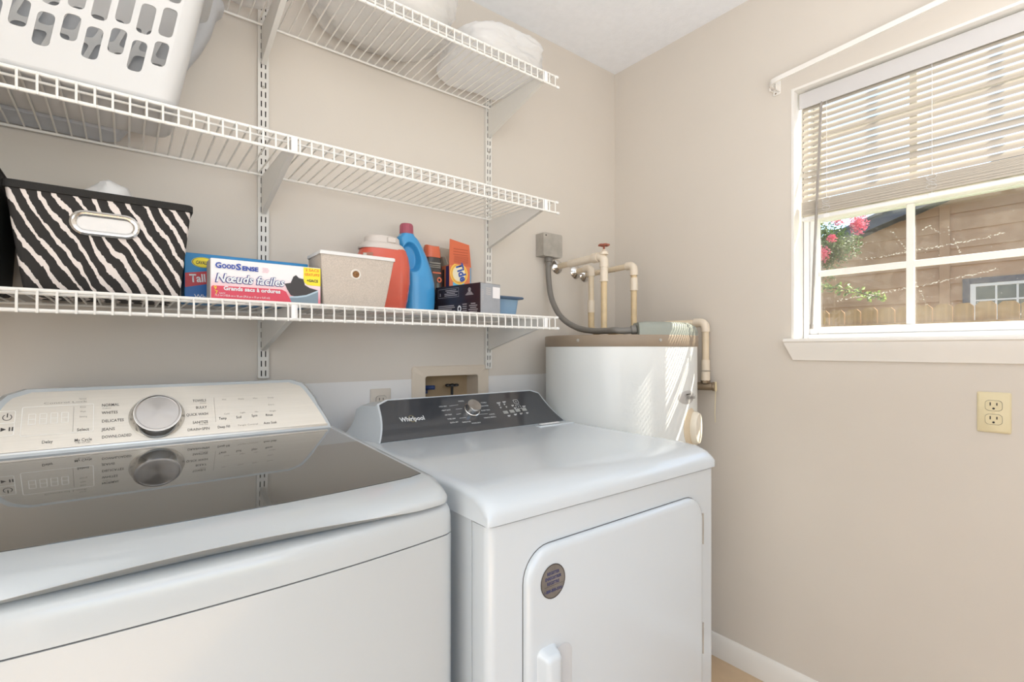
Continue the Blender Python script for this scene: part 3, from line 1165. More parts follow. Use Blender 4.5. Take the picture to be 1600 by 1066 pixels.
f.rect(bm, -0.010, 0.002, -0.001, 0.020, 0.0035)
obj('barcode_label', bm, M['ivory_gray'], tb, 0)

# ------------------------------------------------------------------ blue detergent jug
M['jug_blue'] = mat('sky_blue_plastic', (62, 150, 206), 0.28, coat=0.25)
M['cap_maroon'] = mat('dusty_maroon_plastic', (166, 84, 100), 0.4)
jg = thing('detergent_jug', 'blue detergent jug with a maroon cap and moulded handle', 'detergent', (-1.06, -0.104, ZB))
jy = -0.104
bm = NB()
# outline (left x, right x) against height
JO = ((0.0, -1.100, -1.020), (0.004, -1.106, -1.013), (0.03, -1.108, -1.008), (0.07, -1.108, -1.007), (0.10, -1.108, -1.009), (0.13, -1.110, -1.016), (0.16, -1.115, -1.026), (0.185, -1.121, -1.036),
      (0.205, -1.126, -1.046), (0.222, -1.129, -1.055), (0.233, -1.130, -1.063), (0.239, -1.127, -1.070), (0.243, -1.122, -1.076), (0.248, -1.120, -1.078))


def jo(h):
    for (h0, a0_, b0_), (h1, a1_, b1_) in zip(JO, JO[1:]):
        if h <= h1:
            t = (h - h0) / (h1 - h0)
            return a0_ + (a1_ - a0_) * t, b0_ + (b1_ - b0_) * t
    return JO[-1][1:]


rings = []
for k in range(113):
    h = 0.248 * k / 112
    a, b = jo(h)
    dep = 0.040 if h < 0.12 else 0.040 - (h - 0.12) * 0.13
    rings.append(superellipse((a + b) / 2, jy, (b - a) / 2, min(dep, (b - a) / 2 * 1.1), 2.5, ZB + h, 200))
loft(bm, rings)
# the handle: a deep finger recess in the front and back of the shoulder
for v in bm.verts:
    h = v.co.z - ZB
    cxr = -1.094 + (0.178 - h) * 0.10
    dx, dz = (v.co.x - cxr) / 0.029, (h - 0.176) / 0.047
    q = dx * dx + dz * dz
    if q < 1:
        k = min(1.0, (1 - q) * 2.0)
        k = k * k * (3 - 2 * k)
        v.co.y = jy + (v.co.y - jy) * (1 - 0.82 * k)
obj('jug_body', bm, M['jug_blue'], jg, 60)
bm = NB()
cc = (-1.099, jy, ZB + 0.246)
lathe(bm, [(0.0205, -0.002), (0.021, 0.002), (0.0198, 0.030), (0.017, 0.034), (0.010, 0.035)], cc, (0, 0, 1), 28)
obj('cap', bm, M['cap_maroon'], jg)
bm = NB()
for k in range(20):
    a = 2 * PI * k / 20
    tube(bm, [(cc[0] + 0.0208 * math.cos(a), cc[1] + 0.0208 * math.sin(a), cc[2] + 0.004), (cc[0] + 0.0198 * math.cos(a), cc[1] + 0.0198 * math.sin(a), cc[2] + 0.029)], 0.0007, 4)
obj('cap_ribs', bm, M['cap_maroon'], jg, 40, 'stuff')

# ------------------------------------------------------------------ scent booster bottle
M['orange_cap'] = mat('orange_cap_plastic', (212, 102, 66), 0.25, coat=0.4)
M['bottle_dark'] = mat('dark_gloss_bottle', (52, 46, 44), 0.15, coat=0.4)
sb = thing('scent_booster_bottle', 'dark bottle with a glossy orange cap, beside the blue jug', 'bottle', (-0.980, -0.046, ZB))
sx_, sy_ = -0.979, -0.046
bm = NB()
rings = [superellipse(sx_, sy_, a, b, 2.6, ZB + h) for h, a, b in ((0, 0.027, 0.022), (0.004, 0.0295, 0.0245), (0.06, 0.031, 0.0255), (0.12, 0.0325, 0.026), (0.170, 0.0330, 0.026), (0.190, 0.031, 0.025), (0.197, 0.028, 0.0235))]
loft(bm, rings)
obj('bottle_body', bm, M['bottle_dark'], sb)
bm = NB()
rings = []
for h, a, b in ((0.197, 0.0288, 0.0245), (0.209, 0.0284, 0.0242), (0.228, 0.0260, 0.022), (0.237, 0.0240, 0.020), (0.2400, 0.016, 0.014)):
    rg = superellipse(sx_, sy_, a, b, 2.6, ZB + h)
    if h > 0.22:
        for q in rg:
            q.z += -0.006 * (1 - ((q.x - sx_) / 0.0245) ** 2) + 0.002
    rings.append(rg)
loft(bm, rings)
obj('cap', bm, M['orange_cap'], sb)
f = Face((sx_, sy_ - 0.0262, ZB + 0.115), V((1, -0.0, 0)), (0, 0, 1))
for b0, b1 in ((0.060, 0.064), (0.053, 0.0555), (0.047, 0.0495)):
    bm = NB()
    f.rect(bm, -0.022, b0, 0.018, b1, 0.0010)
    obj('label_line', bm, M['ink_faint'], sb, 0)
bm = NB()
f.rect(bm, 0.004, -0.085, 0.0255, -0.050, 0.001)
obj('barcode_patch', bm, M['ink_faint'], sb, 0)
bm = NB()
f.rect(bm, -0.012, 0.028, 0.019, 0.033, 0.001)
obj('orange_line', bm, M['orange_cap'], sb, 0)
bm = NB()
f.ring(bm, 0.013, 0.008, 0.0045, 0.0090, 0.0012)
obj('orange_print', bm, M['orange_cap'], sb, 0)

# ------------------------------------------------------------------ orange detergent carton, opened
M['tide_orange'] = mat('orange_carton', (226, 124, 82), 0.5, var=0.02, scale=10)
M['tide_flap'] = mat('orange_flap_print', (214, 108, 72), 0.5)
M['raw_card'] = mat('grey_board_inside', (178, 168, 154), 0.85)
M['tide_blue'] = mat('blue_logo_print', (52, 86, 168), 0.5)
M['tide_yellow'] = mat('yellow_logo_print', (246, 204, 84), 0.5)
M['tide_navy'] = mat('navy_carton_print', (66, 58, 110), 0.5)
M['pale_cyan'] = mat('cyan_print', (96, 178, 214), 0.5)
td = thing('detergent_box', 'orange detergent carton with its top flaps standing open, behind the black box', 'box', (-0.88, -0.045, ZB))
tx0, tx1, tyf, tyb = -0.927, -0.838, -0.070, -0.016
zfold = 1.454
bm = NB()
for a in ((tx0, tx1, tyf, tyf + 0.001), (tx0, tx1, tyb - 0.001, tyb), (tx0, tx0 + 0.001, tyf, tyb), (tx1 - 0.001, tx1, tyf, tyb)):
    box(bm, a[0], a[1], a[2], a[3], ZB, zfold)
box(bm, tx0, tx1, tyf, tyb, ZB, ZB + 0.001)
obj('carton', bm, M['tide_orange'], td, 0)
bm = NB()
flp = Face((tx0, tyf, zfold), (1, 0, 0), V((0, -0.10, 1)))
flp.poly(bm, [(0.0005, 0), (0.0885, 0), (0.076, 0.074), (-0.002, 0.086)], 0.0, 0.001)
obj('front_flap', bm, M['tide_flap'], td, 0)
bm = NB()
box(bm, 0, 0, 0, 0, 0, 0)
bm.clear()
lf = Face((tx0, tyb, zfold), V((0, -1, 0)), V((-0.5, 0, 1)))
lf.poly(bm, [(0, 0), (0.05, 0), (0.05, 0.030), (0.003, 0.034)], 0.0, 0.001)
rf = Face((tx1, tyb, zfold), V((-1, 0, 0)), V((0, 0.1, 1)))
rf.poly(bm, [(0.0, 0), (0.088, 0), (0.088, 0.068), (0.01, 0.064)], 0.0, 0.001)
obj('rear_flap', bm, M['raw_card'], td, 0, label='grey unprinted inside of the open flap')
f = Face((tx0, tyf, ZB), (1, 0, 0), (0, 0, 1))
lu, lv = f.uv(717, 428)
bm = NB()
f.disc(bm, lu, lv, 0.037, 0.0005, 0.95)
obj('logo_disc', bm, M['tide_yellow'], td, 0)
bm = NB()
f.disc(bm, lu, lv, 0.026, 0.0008, 0.95)
obj('logo_centre', bm, mat('cream_logo_print', (238, 226, 196), 0.5), td, 0)
bm = NB()
f.ring(bm, lu, lv, 0.030, 0.032, 0.0008, 0.95)
obj('logo_ring', bm, M['tide_orange'], td, 0)
bm = NB()
f.text(bm, 'Tide', lu - 0.014, lv + 0.031, 0.040, 0.0012, rot=-1.22, bold=0.0016, width=0.064)
obj('logo_lettering', bm, M['tide_blue'], td, 0)
bm = NB()
f.rect(bm, 0.015, lv - 0.075, 0.060, lv - 0.030, 0.0003)
f.rect(bm, 0.0835, 0.02, 0.0875, zfold - ZB - 0.002, 0.0004)
obj('cyan_print', bm, M['pale_cyan'], td, 0)
bm = NB()
for k in range(3):
    flp.rect(bm, 0.014, 0.036 + k * 0.009, 0.072, 0.0385 + k * 0.009, 0.0006)
for k in range(7):
    flp.rect(bm, 0.018, 0.010 + k * 0.0034, 0.075, 0.0115 + k * 0.0034, 0.0006)
obj('flap_print', bm, mat('rust_print', (184, 84, 56), 0.5), td, 0)
bm = NB()
fs = Face((tx0, tyb, ZB), (0, -1, 0), (0, 0, 1))
fs.rect(bm, 0.034, 0.02, 0.053, zfold - ZB - 0.003, 0.0004)
obj('navy_side_print', bm, M['tide_navy'], td, 0)
bm = NB()
fs.rect(bm, 0.008, 0.08, 0.024, zfold - ZB - 0.012, 0.0004)
obj('dark_side_print', bm, M['bag_print'], td, 0)

# ------------------------------------------------------------------ black carton, set at an angle
M['black_card'] = mat('black_plum_carton', (42, 33, 38), 0.35, coat=0.2)
M['silver_card'] = mat('silver_grey_carton', (160, 162, 168), 0.4, 0.2, var=0.06, scale=30)
M['gray_print'] = mat('grey_print', (170, 164, 166), 0.5)
bk = thing('black_carton', 'small black carton with a silver end and white sticker, nearest the shelf end', 'box', (-0.94, -0.19, ZB))
ang = math.radians(-10)
near = V((-0.958, -0.300, ZB))
ux = V((math.cos(ang), math.sin(ang), 0)) * -1
ux = V((0.985, 0.174, 0))             # along the silver end
vy = V((-0.174, 0.985, 0))            # along the dark side
hb = 0.092
bm = NB()
q = [near, near + ux * 0.086, near + ux * 0.086 + vy * 0.205, near + vy * 0.205]
loft(bm, [[p + V((0, 0, 0.0)) for p in q], [p + V((0, 0, hb)) for p in q]])
obj('carton', bm, M['black_card'], bk, 0)
fs = Face(near, ux, (0, 0, 1))
bm = NB()
fs.rect(bm, 0.001, 0.001, 0.085, hb - 0.001, 0.0006)
obj('silver_end', bm, M['silver_card'], bk, 0)
bm = NB()
fs.rect(bm, 0.052, 0.049, 0.084, 0.083, 0.0012)
obj('sticker', bm, M['white_card'], bk, 0)
bm = NB()
for k in range(4):
    fs.rect(bm, 0.024, 0.058 + k * 0.006, 0.044, 0.061 + k * 0.006, 0.001)
for k in range(7):
    fs.rect(bm, 0.006, 0.040 + k * 0.005, 0.014, 0.0415 + k * 0.005, 0.001)
obj('silver_print', bm, M['gray_card'], bk, 0)
fd = Face(near + vy * 0.205, -vy, (0, 0, 1))
bm = NB()
fd.outline(bm, 0.014, 0.056, 0.112, 0.084, 0.0009, 0.0008, 0.001)
fd.text(bm, 'a', 0.02, 0.062, 0.02, 0.0009)
for k, (a0, a1) in enumerate(((0.045, 0.105), (0.045, 0.095), (0.055, 0.108), (0.05, 0.10))):
    fd.rect(bm, a0, 0.061 + k * 0.0052, a1, 0.0635 + k * 0.0052, 0.0009)
for k, (a0, a1) in enumerate(((0.014, 0.088), (0.014, 0.096), (0.014, 0.080), (0.014, 0.094), (0.014, 0.090))):
    fd.rect(bm, a0, 0.006 + k * 0.0056, a1, 0.0088 + k * 0.0056, 0.0009)
fd.ring(bm, 0.160, 0.074, 0.004, 0.0062, 0.0009)
fd.rect(bm, 0.158, 0.070, 0.162, 0.077, 0.0009)
for k, wd in enumerate((0.034, 0.026, 0.018)):
    fd.rect(bm, 0.160 - wd / 2, 0.058 + k * 0.0036, 0.160 + wd / 2, 0.0602 + k * 0.0036, 0.0009)
for k in range(4):
    fd.rect(bm, 0.129, 0.010 + k * 0.0066, 0.148, 0.0126 + k * 0.0066, 0.0009)
for k, wd in enumerate((0.034, 0.04, 0.028, 0.036, 0.02)):
    fd.rect(bm, 0.176 - wd / 2, 0.006 + k * 0.006, 0.176 + wd / 2, 0.0088 + k * 0.006, 0.0009)
obj('side_print', bm, M['gray_print'], bk, 0)
bm = NB()
fd.ring(bm, 0.115, 0.018, 0.0055, 0.0105, 0.0009, 0.85)
fd.rect(bm, 0.106, 0.006, 0.114, 0.012, 0.0009)
obj('emblem_print', bm, M['white_ink'], bk, 0)

# ------------------------------------------------------------------ blue tub with a flared rim
M['steel_blue'] = mat('translucent_blue_plastic', (120, 152, 180), 0.3, coat=0.2)
bt = thing('plastic_tub', 'small steel-blue plastic tub with a flared rim behind the black carton', 'tub', (-0.80, -0.16, ZB))
bm = NB()
open_bin(bm, (-0.862, -0.752, -0.215, -0.085), (-0.866, -0.744, -0.220, -0.080), ZB, ZB + 0.062, 0.002, 0.01)
obj('tub_body', bm, M['steel_blue'], bt)
bm = NB()
rings = []
for ins, z in ((-0.001, 0.058), (-0.012, 0.060), (-0.014, 0.064), (-0.012, 0.067), (0.001, 0.064), (0.002, 0.058)):
    rings.append([V((x, y, ZB + z)) for x, y in rrect(0.122 - 2 * ins, 0.14 - 2 * ins, 0.012, 3, -0.805, -0.150)])
loft(bm, rings + [rings[0]], False, False)
for v in bm.verts:
    if v.co.x < -0.868:
        v.co.x = -0.868
obj('rim', bm, mat('dark_blue_rim', (84, 104, 128), 0.4), bt)

# ------------------------------------------------------------------ laundry basket (real holes)
lb = thing('laundry_basket', 'white plastic laundry basket with rounded slot holes on the middle shelf', 'basket', (-1.98, -0.2, ZM))
BX0, BX1, BY0, BY1, BR = -2.27, -1.703, -0.312, -0.112, 0.030
bz1 = 1.955


def brect(z):
    t = (z - ZM)
    fl = 0.20 * t
    return (BX0 - fl, BX1 + fl, BY0 - 0.19 * t, BY1 - 0.00 * t)


def bpoint(s, z, ins=0.0):
    """s: signed run along the wall from the front right corner; s<0 goes left along the front, s>0 goes back along the right end"""
    x0, x1, y0, y1 = brect(z)
    r = BR
    L = PI / 2 * r
    ri = r - ins
    if s <= -L / 2:
        return V((x1 - r + (s + L / 2), y0 + ins, z))
    if s < L / 2:
        a = (s + L / 2) / r
        return V((x1 - r + ri * math.sin(a), y0 + r - ri * math.cos(a), z))
    run = (y1 - r) - (y0 + r)
    s2 = s - L / 2
    if s2 <= run:
        return V((x1 - ins, y0 + r + s2, z))
    if s2 < run + L:
        a = (s2 - run) / r
        return V((x1 - r + ri * math.cos(a), y1 - r + ri * math.sin(a), z))
    return V((x1 - r - (s2 - run - L), y1 - ins, z))


bm = NB()
TH = 0.0022


def quad(pts, ins):
    f_ = bm.faces.new([bm.verts.new(bpoint(p[0], p[1], ins)) for p in (pts if ins == 0 else pts[::-1])])
    return f_


def cell(s0, s1, z0, z1, hole=None):
    if not hole:
        k = max(1, int((s1 - s0) / 0.012))
        for i in range(k):
            a, b = s0 + (s1 - s0) * i / k, s0 + (s1 - s0) * (i + 1) / k
            for ins in (0.0, TH):
                quad(((a, z0), (b, z0), (b, z1), (a, z1)), ins)
        return
    ha, hb_, hc_, hd_ = hole
    pts = rrect(hb_ - ha, hd_ - hc_, 0.0075, 3, (ha + hb_) / 2, (hc_ + hd_) / 2)
    outp = []
    n = len(pts)
    for q in range(4):
        corner = ((s1, z1), (s0, z1), (s0, z0), (s1, z0))[q]
        for k in range(4):
            p = pts[q * 4 + k]
            if k == 0:
                o_ = (corner[0], p[1]) if q in (0, 2) else (p[0], corner[1])
            elif k == 3:
                o_ = (p[0], corner[1]) if q in (0, 2) else (corner[0], p[1])
            else:
                o_ = corner
            outp.append(o_)
    for k in range(n):
        k2 = (k + 1) % n
        for ins in (0.0, TH):
            if outp[k] == outp[k2]:
                quad((pts[k2], pts[k], outp[k]), ins)
            else:
                quad((outp[k], outp[k2], pts[k2], pts[k]), ins)
        f_ = bm.faces.new([bm.verts.new(p) for p in (bpoint(*pts[k]), bpoint(*pts[k2]), bpoint(*pts[k2], TH), bpoint(*pts[k], TH))])


pit = 0.0325
s_first = -0.0225
rows_low = ((ZM + 0.048, ZM + 0.104), (ZM + 0.118, ZM + 0.172), (ZM + 0.186, ZM + 0.24))
rows_high = ((ZM + 0.069, ZM + 0.114), (ZM + 0.125, ZM + 0.178), (ZM + 0.190, ZM + 0.244))
x0, x1, y0, y1 = brect(ZM)
runR = (BY1 - BR) - (BY0 + BR)
Lq = PI / 2 * BR
s_end = Lq / 2 + runR + Lq
cols = []
s = s_first
k = 0
while s > -0.52:
    cols.append((s - pit, s, k % 2 == 0))
    s -= pit
    k += 1
for i in range(2):
    a = Lq / 2 + 0.006 + i * 0.0375
    cols.append((a, a + 0.0375, False))
a = s_end + 0.01
k = 0
while a < s_end + 0.46:
    cols.append((a, a + pit, k % 2 == 0))
    a += pit
    k += 1
cols.sort()
segs = []
pos = cols[0][0]
for a, b, hi in cols:
    if a > pos + 1e-6:
        segs.append((pos, a, None))
    segs.append((a, b, hi))
    pos = b
for a, b, hi in segs:
    cell(a, b, ZM + 0.012, ZM + 0.040)
    if hi is None:
        cell(a, b, ZM + 0.040, bz1)
        continue
    rows = rows_high if hi else rows_low
    cuts = [ZM + 0.040, (rows[0][1] + rows[1][0]) / 2, (rows[1][1] + rows[2][0]) / 2, ZM + 0.255]
    for j, (h0, h1) in enumerate(rows):
        cell(a, b, cuts[j], cuts[j + 1], (a + 0.0048, b - 0.0048, h0, h1))
    cell(a, b, ZM + 0.255, bz1)
# left end wall and rim
bmesh.ops.remove_doubles(bm, verts=bm.verts, dist=0.0003)
M['basket'] = mat('white_basket_plastic', (207, 206, 205), 0.4, subsurf=0.1)
obj('basket_wall', bm, M['basket'], lb, 35)
bm = NB()
rings = []
for ins, z in ((0.016, 0.0), (0.006, 0.0015), (0.0016, 0.006), (0.0, 0.013), (0.0025, 0.013), (0.005, 0.007), (0.014, 0.004)):
    x0, x1, y0, y1 = brect(ZM + z)
    rings.append([V((x, y, ZM + z)) for x, y in rrect(x1 - x0 - 2 * ins, y1 - y0 - 2 * ins, BR - ins, 6, (x0 + x1) / 2, (y0 + y1) / 2)])
loft(bm, rings)
obj('basket_base', bm, M['basket'], lb)
bm = NB()
rings = []
x0, x1, y0, y1 = brect(bz1)
for ins, z in ((0.0, -0.002), (-0.014, -0.001), (-0.016, 0.003), (-0.013, 0.006), (0.002, 0.006), (0.003, -0.002)):
    rings.append([V((x, y, bz1 + z)) for x, y in rrect(x1 - x0 - 2 * ins, y1 - y0 - 2 * min(ins, 0) * 0.5, BR, 6, (x0 + x1) / 2, (y0 + y1) / 2)])
loft(bm, rings + [rings[0]], False, False)
obj('basket_rim', bm, M['basket'], lb)

# frosted bin behind it
fr = thing('storage_bin', 'frosted white plastic bin standing behind the laundry basket', 'bin', (-1.95, -0.06, ZM))
bm = NB()
rings = []
for h, xr in ((0.0, -1.800), (0.004, -1.792), (0.10, -1.730), (0.20, -1.668), (0.26, -1.634), (0.31, -1.612), (0.36, -1.600), (0.375, -1.586), (0.385, -1.588)):
    rings.append([V((x, y, ZM + h)) for x, y in rrect(xr + 2.25, 0.082, 0.02, 4, (xr - 2.25) / 2, -0.060)])
loft(bm, rings, True, False)
obj('bin_body', bm, M['frosted'], fr)


# ------------------------------------------------------------------ plastic bags on the top shelf
def lump(c, r, seed, e=2.4, amp=0.18, fine=0.06, sub=5, flat=None):
    bm = NB()
    bmesh.ops.create_icosphere(bm, subdivisions=sub, radius=1.0)
    for v in bm.verts:
        p = v.co.copy()
        n_ = (abs(p.x) ** e + abs(p.y) ** e + abs(p.z) ** e) ** (1 / e)
        p /= n_
        q = p * 1.3 + V((seed, seed * 2.1, 0))
        rid = 1 - abs(mn.noise(p * 3.4 + V((seed * 3, 0, 0)))) * 2
        f_ = 1 + amp * mn.noise(q) + fine * rid + 0.4 * fine * (1 - 2 * abs(mn.noise(p * 9 + V((0, seed, 0)))))
        co = V((c[0] + p.x * r[0] * f_, c[1] + p.y * r[1] * f_, c[2] + p.z * r[2] * f_))
        if flat is not None and co.z < flat:
            co.z = flat + 0.0005 * mn.noise(p * 20)
        v.co = co
    return bm


M['bedding'] = mat('white_bedding', (226, 222, 216), 0.9, var=0.04, scale=12, bump=0.4, bscale=25)
b1 = thing('plastic_bag', 'clear plastic bag of white bedding at the right end of the top shelf', 'bag', (-0.86, -0.17, ZT))
obj('bag_film', lump((-0.835, -0.185, ZT + 0.043), (0.150, 0.142, 0.056), 1.3, 3.2, 0.10, 0.05, flat=ZT), M['bag_white'], b1, 180)
b2 = thing('plastic_bag', 'large clear plastic bag of bedding bulging over the middle of the top shelf', 'bag', (-1.22, -0.17, ZT))
obj('bedding', lump((-1.19, -0.165, ZT + 0.082), (0.165, 0.125, 0.078), 4.1, 2.8, 0.12, 0.04, flat=ZT + 0.003), M['bedding'], b2, 180)
obj('bag_film', lump((-1.205, -0.175, ZT + 0.088), (0.190, 0.146, 0.092), 4.1, 3.0, 0.12, 0.07, flat=ZT), M['film'], b2, 180)
b3 = thing('plastic_bag', 'clear plastic bag holding something brown beside the left bracket, top shelf', 'bag', (-1.62, -0.17, ZT))
bm = NB()
box(bm, -1.70, -1.535, -0.27, -0.085, ZT + 0.004, ZT + 0.06, 0.006, 2)
obj('brown_carton', bm, M['wood_tan'], b3)
obj('bag_film', lump((-1.645, -0.17, ZT + 0.06), (0.19, 0.148, 0.064), 7.7, 3.0, 0.10, 0.06, flat=ZT), M['film'], b3, 180)

# ------------------------------------------------------------------ washer supply box
su = thing('supply_box', 'almond washer supply box recessed in the wall behind the dryer', 'supply box', (-0.874, 0, 1.0))
bm = NB()
f = Face((-0.874, 0, 1.0), (1, 0, 0), (0, 0, 1))
ow, oh, oc = 0.312, 0.225, 0.000
o_ = rrect(ow, oh, 0.012, 4, 0, oc)
i_ = rrect(0.215, 0.150, 0.008, 4, 0, 0.003)
for (pa, da), (pb, db) in (((o_, 0.0), (o_, 0.004)), ((o_, 0.004), ([(a * 0.985, oc + (b - oc) * 0.98) for a, b in o_], 0.0065)),
                           (([(a * 0.985, oc + (b - oc) * 0.98) for a, b in o_], 0.0065), (i_, 0.0065)), ((i_, 0.0065), (i_, -0.07))):
    loft(bm, [[f.p(a, b, da) for a, b in pa], [f.p(a, b, db) for a, b in pb]], False, False)
bmesh.ops.remove_doubles(bm, verts=bm.verts, dist=0.0002)
bmesh.ops.recalc_face_normals(bm, faces=bm.faces)
obj('face_frame', bm, M['almond'], su)
bm = NB()
f.poly(bm, [(a * 1.01, b * 1.01) for a, b in i_], -0.068)
obj('recess_back', bm, M['recess'], su, 0)
for bx_, m_, nm, lab in ((-0.080, M['blue_valve'], 'valve_handle', 'blue lever valve'), (0.022, M['black_valve'], 'valve_handle', 'black wheel valve')):
    bm = NB()
    c_ = f.p(bx_, 0.035, -0.045)
    if bx_ < -0.05:
        tube(bm, [c_ + V((-0.012, 0, 0)), c_ + V((0.02, -0.03, 0.002))], [0.009, 0.0075], 10)
        lathe(bm, [(0.008, 0), (0.008, 0.02)], c_ + V((0, 0, -0.02)), (0, 0, 1), 10)
    else:
        for k in range(6):
            a = 2 * PI * k / 6
            lathe(bm, [(0.004, 0), (0.0095, 0.002), (0.0095, 0.008), (0.004, 0.010)], c_ + V((0.018 * math.cos(a), 0.014 * math.sin(a) - 0.01, 0)), (0, 0, 1), 8)
        lathe(bm, [(0.012, 0.001), (0.012, 0.008)], c_ + V((0, -0.01, 0)), (0, 0, 1), 12)
        lathe(bm, [(0.005, -0.03), (0.005, 0.0)], c_ + V((0, -0.01, 0)), (0, 0, 1), 8)
    obj(nm, bm, m_, su, label=lab)

# ------------------------------------------------------------------ dryer
DX0, DX1, DYF, DYB = -1.302, -0.594, -0.828, -0.10
dr = thing('dryer', 'white front-loading dryer with a charcoal control console', 'dryer', (-0.946, -0.46, 0))
bm = NB()
box(bm, DX0, DX1, DYF + 0.052, DYB, 0.03, 0.872)
obj('cabinet', bm, M['enamel'], dr, 0)
bm = NB()
for x in (DX0 + 0.06, DX1 - 0.06):
    for y in (DYF + 0.08, DYB - 0.06):
        lathe(bm, [(0.018, 0), (0.018, 0.012), (0.008, 0.014), (0.008, 0.032)], (x, y, 0), (0, 0, 1), 12)
obj('levelling_feet', bm, M['black'], dr)
# front panel with the door opening as a recess
bm = NB()
dx0, dx1, dz0, dz1 = -1.227, -0.662, 0.215, 0.812
box(bm, DX0, DX1, DYF, DYF + 0.049, 0.03, 0.868, 0.016, 4, sel=lambda c, d: abs(d.z) > 0.9 and c.y < DYF + 0.01)
obj('front_panel', bm, M['enamel'], dr)
f = Face(((dx0 + dx1) / 2, DYF, (dz0 + dz1) / 2), (1, 0, 0), (0, 0, 1))
dw, dh = dx1 - dx0, dz1 - dz0
bm = NB()
loft(bm, [[f.p(a, b, 0.0004) for a, b in rrect(dw + 0.0036, dh + 0.0036, 0.0615, 8)], [f.p(a, b, 0.0004) for a, b in rrect(dw - 0.004, dh - 0.004, 0.058, 8)]], False, False)
obj('door_gap', bm, M['gap'], dr, 0)
bm = NB()
rings = []
for ins, d_ in ((0.0, 0.0003), (0.0, 0.006), (0.002, 0.0095), (0.007, 0.0125), (0.014, 0.0135)):
    rings.append([f.p(a, b, d_) for a, b in rrect(dw - 2 * ins, dh - 2 * ins, 0.06 - ins * 0.6, 8)])
loft(bm, rings)
door = obj('door', bm, M['enamel'], dr)
# handle: scooped recess on the right, grip on the left
hu = Face(f.p(0, 0, 0.030), (1, 0, 0), (0, 0, 1)).uv(861, 1003)[0]
hu += 0.006
hz_ = 0.628 - f.o.z
bm = NB()
loft(bm, [[f.p(a, b, 0.0138) for a, b in rrect(0.044, 0.26, 0.020, 6, hu + 0.040, hz_ - 0.135)], [f.p(a, b, 0.0142) for a, b in rrect(0.040, 0.255, 0.018, 6, hu + 0.040, hz_ - 0.135)]])
obj('handle_scoop', bm, mat('shaded_enamel', (204, 206, 208), 0.35), door)
bm = NB()
rings = []
for ins, d_ in ((-0.004, 0.0135), (-0.001, 0.018), (0.002, 0.030), (0.006, 0.036), (0.012, 0.038)):
    rings.append([f.p(a, b, d_) for a, b in rrect(0.042 - 2 * ins, 0.262 - 2 * ins, 0.012 - min(0.006, ins * 0.5), 5, hu, hz_ - 0.130)])
loft(bm, rings)
obj('handle_grip', bm, M['enamel'], door)
# hinges
for z0, z1 in ((0.690, 0.765), (0.420, 0.495)):
    bm = NB()
    box(bm, dx1 - 0.001, dx1 + 0.005, DYF - 0.008, DYF + 0.001, z0, z1, 0.0015, 1)
    tube(bm, [(dx1 + 0.002, DYF - 0.008, z0), (dx1 + 0.002, DYF - 0.008, z1)], 0.003, 8)
    obj('hinge', bm, M['galv'], dr, label='bare metal door hinge')
# round sticker
su_, sv_ = Face(f.p(0, 0, 0.0136), (1, 0, 0), (0, 0, 1)).uv(864, 908)
M['sticker'] = mat('iridescent_sticker', (132, 128, 124), 0.3, 0.4, var=0.25, scale=18)
bm = NB()
f.disc(bm, su_, sv_, 0.0315, 0.0142, 0.96, 32)
stk = obj('sticker', bm, M['sticker'], door, 0, label='round grey service sticker')
bm = NB()
f.ring(bm, su_, sv_, 0.0298, 0.0315, 0.0145, 0.96, 32)
f.rect(bm, su_ - 0.022, sv_ - 0.0078, su_ + 0.024, sv_ - 0.0073, 0.0145)
fr_ = Face(f.p(su_, sv_, 0), V((1, 0, 0.12)), V((-0.12, 0, 1)))
obj('sticker_border', bm, M['ink'], door, 0)
bm = NB()
for s_, b_, wd in (('REGISTER', 0.013, 0.030), ('ENREGISTRER', 0.004, 0.040), ('REGISTRE', -0.005, 0.030), ('1-800-800-3301', -0.019, 0.044)):
    f.text(bm, s_, su_, sv_ + b_, 0.0078, 0.0146, 'CENTER', bold=0.0003, width=wd)
obj('sticker_lettering', bm, mat('indigo_print', (64, 66, 104), 0.5), door, 0)
# top
bm = NB()
TZ = 0.926
prof = [(DYB, 0.872), (DYB, TZ - 0.002), (-0.30, TZ + 0.002), (-0.40, TZ), (-0.74, TZ - 0.002), (-0.785, TZ - 0.006), (-0.812, TZ - 0.015), (-0.828, TZ - 0.028), (-0.833, TZ - 0.040), (-0.833, 0.871)]
rings = []
for x, ins in ((DX0 - 0.003, 0.014), (DX0 - 0.0022, 0.009), (DX0 + 0.001, 0.0055), (DX0 + 0.006, 0.0025), (DX0 + 0.016, 0.0006), (DX0 + 0.03, 0.0), (DX1 - 0.03, 0.0), (DX1 - 0.016, 0.0006), (DX1 - 0.006, 0.0025), (DX1 - 0.001, 0.0055), (DX1 + 0.0022, 0.009), (DX1 + 0.003, 0.014)):
    ring = []
    for k, (y, z) in enumerate(prof):
        if 0 < k < len(prof) - 1:
            if z > TZ - 0.03:
                z = max(z - ins, 0.88)
            if y < -0.8:
                y += ins * 0.35
        elif k == len(prof) - 1:
            y += ins * 0.35
        ring.append(V((x, y, z)))
    rings.append(ring)
loft(bm, rings)
obj('top_panel', bm, M['enamel'], dr, 50)
bm = NB()
box(bm, DX0 + 0.004, DX1 - 0.004, DYF + 0.003, DYB, 0.8685, 0.872)
obj('top_gap', bm, M['gap'], dr, 0)
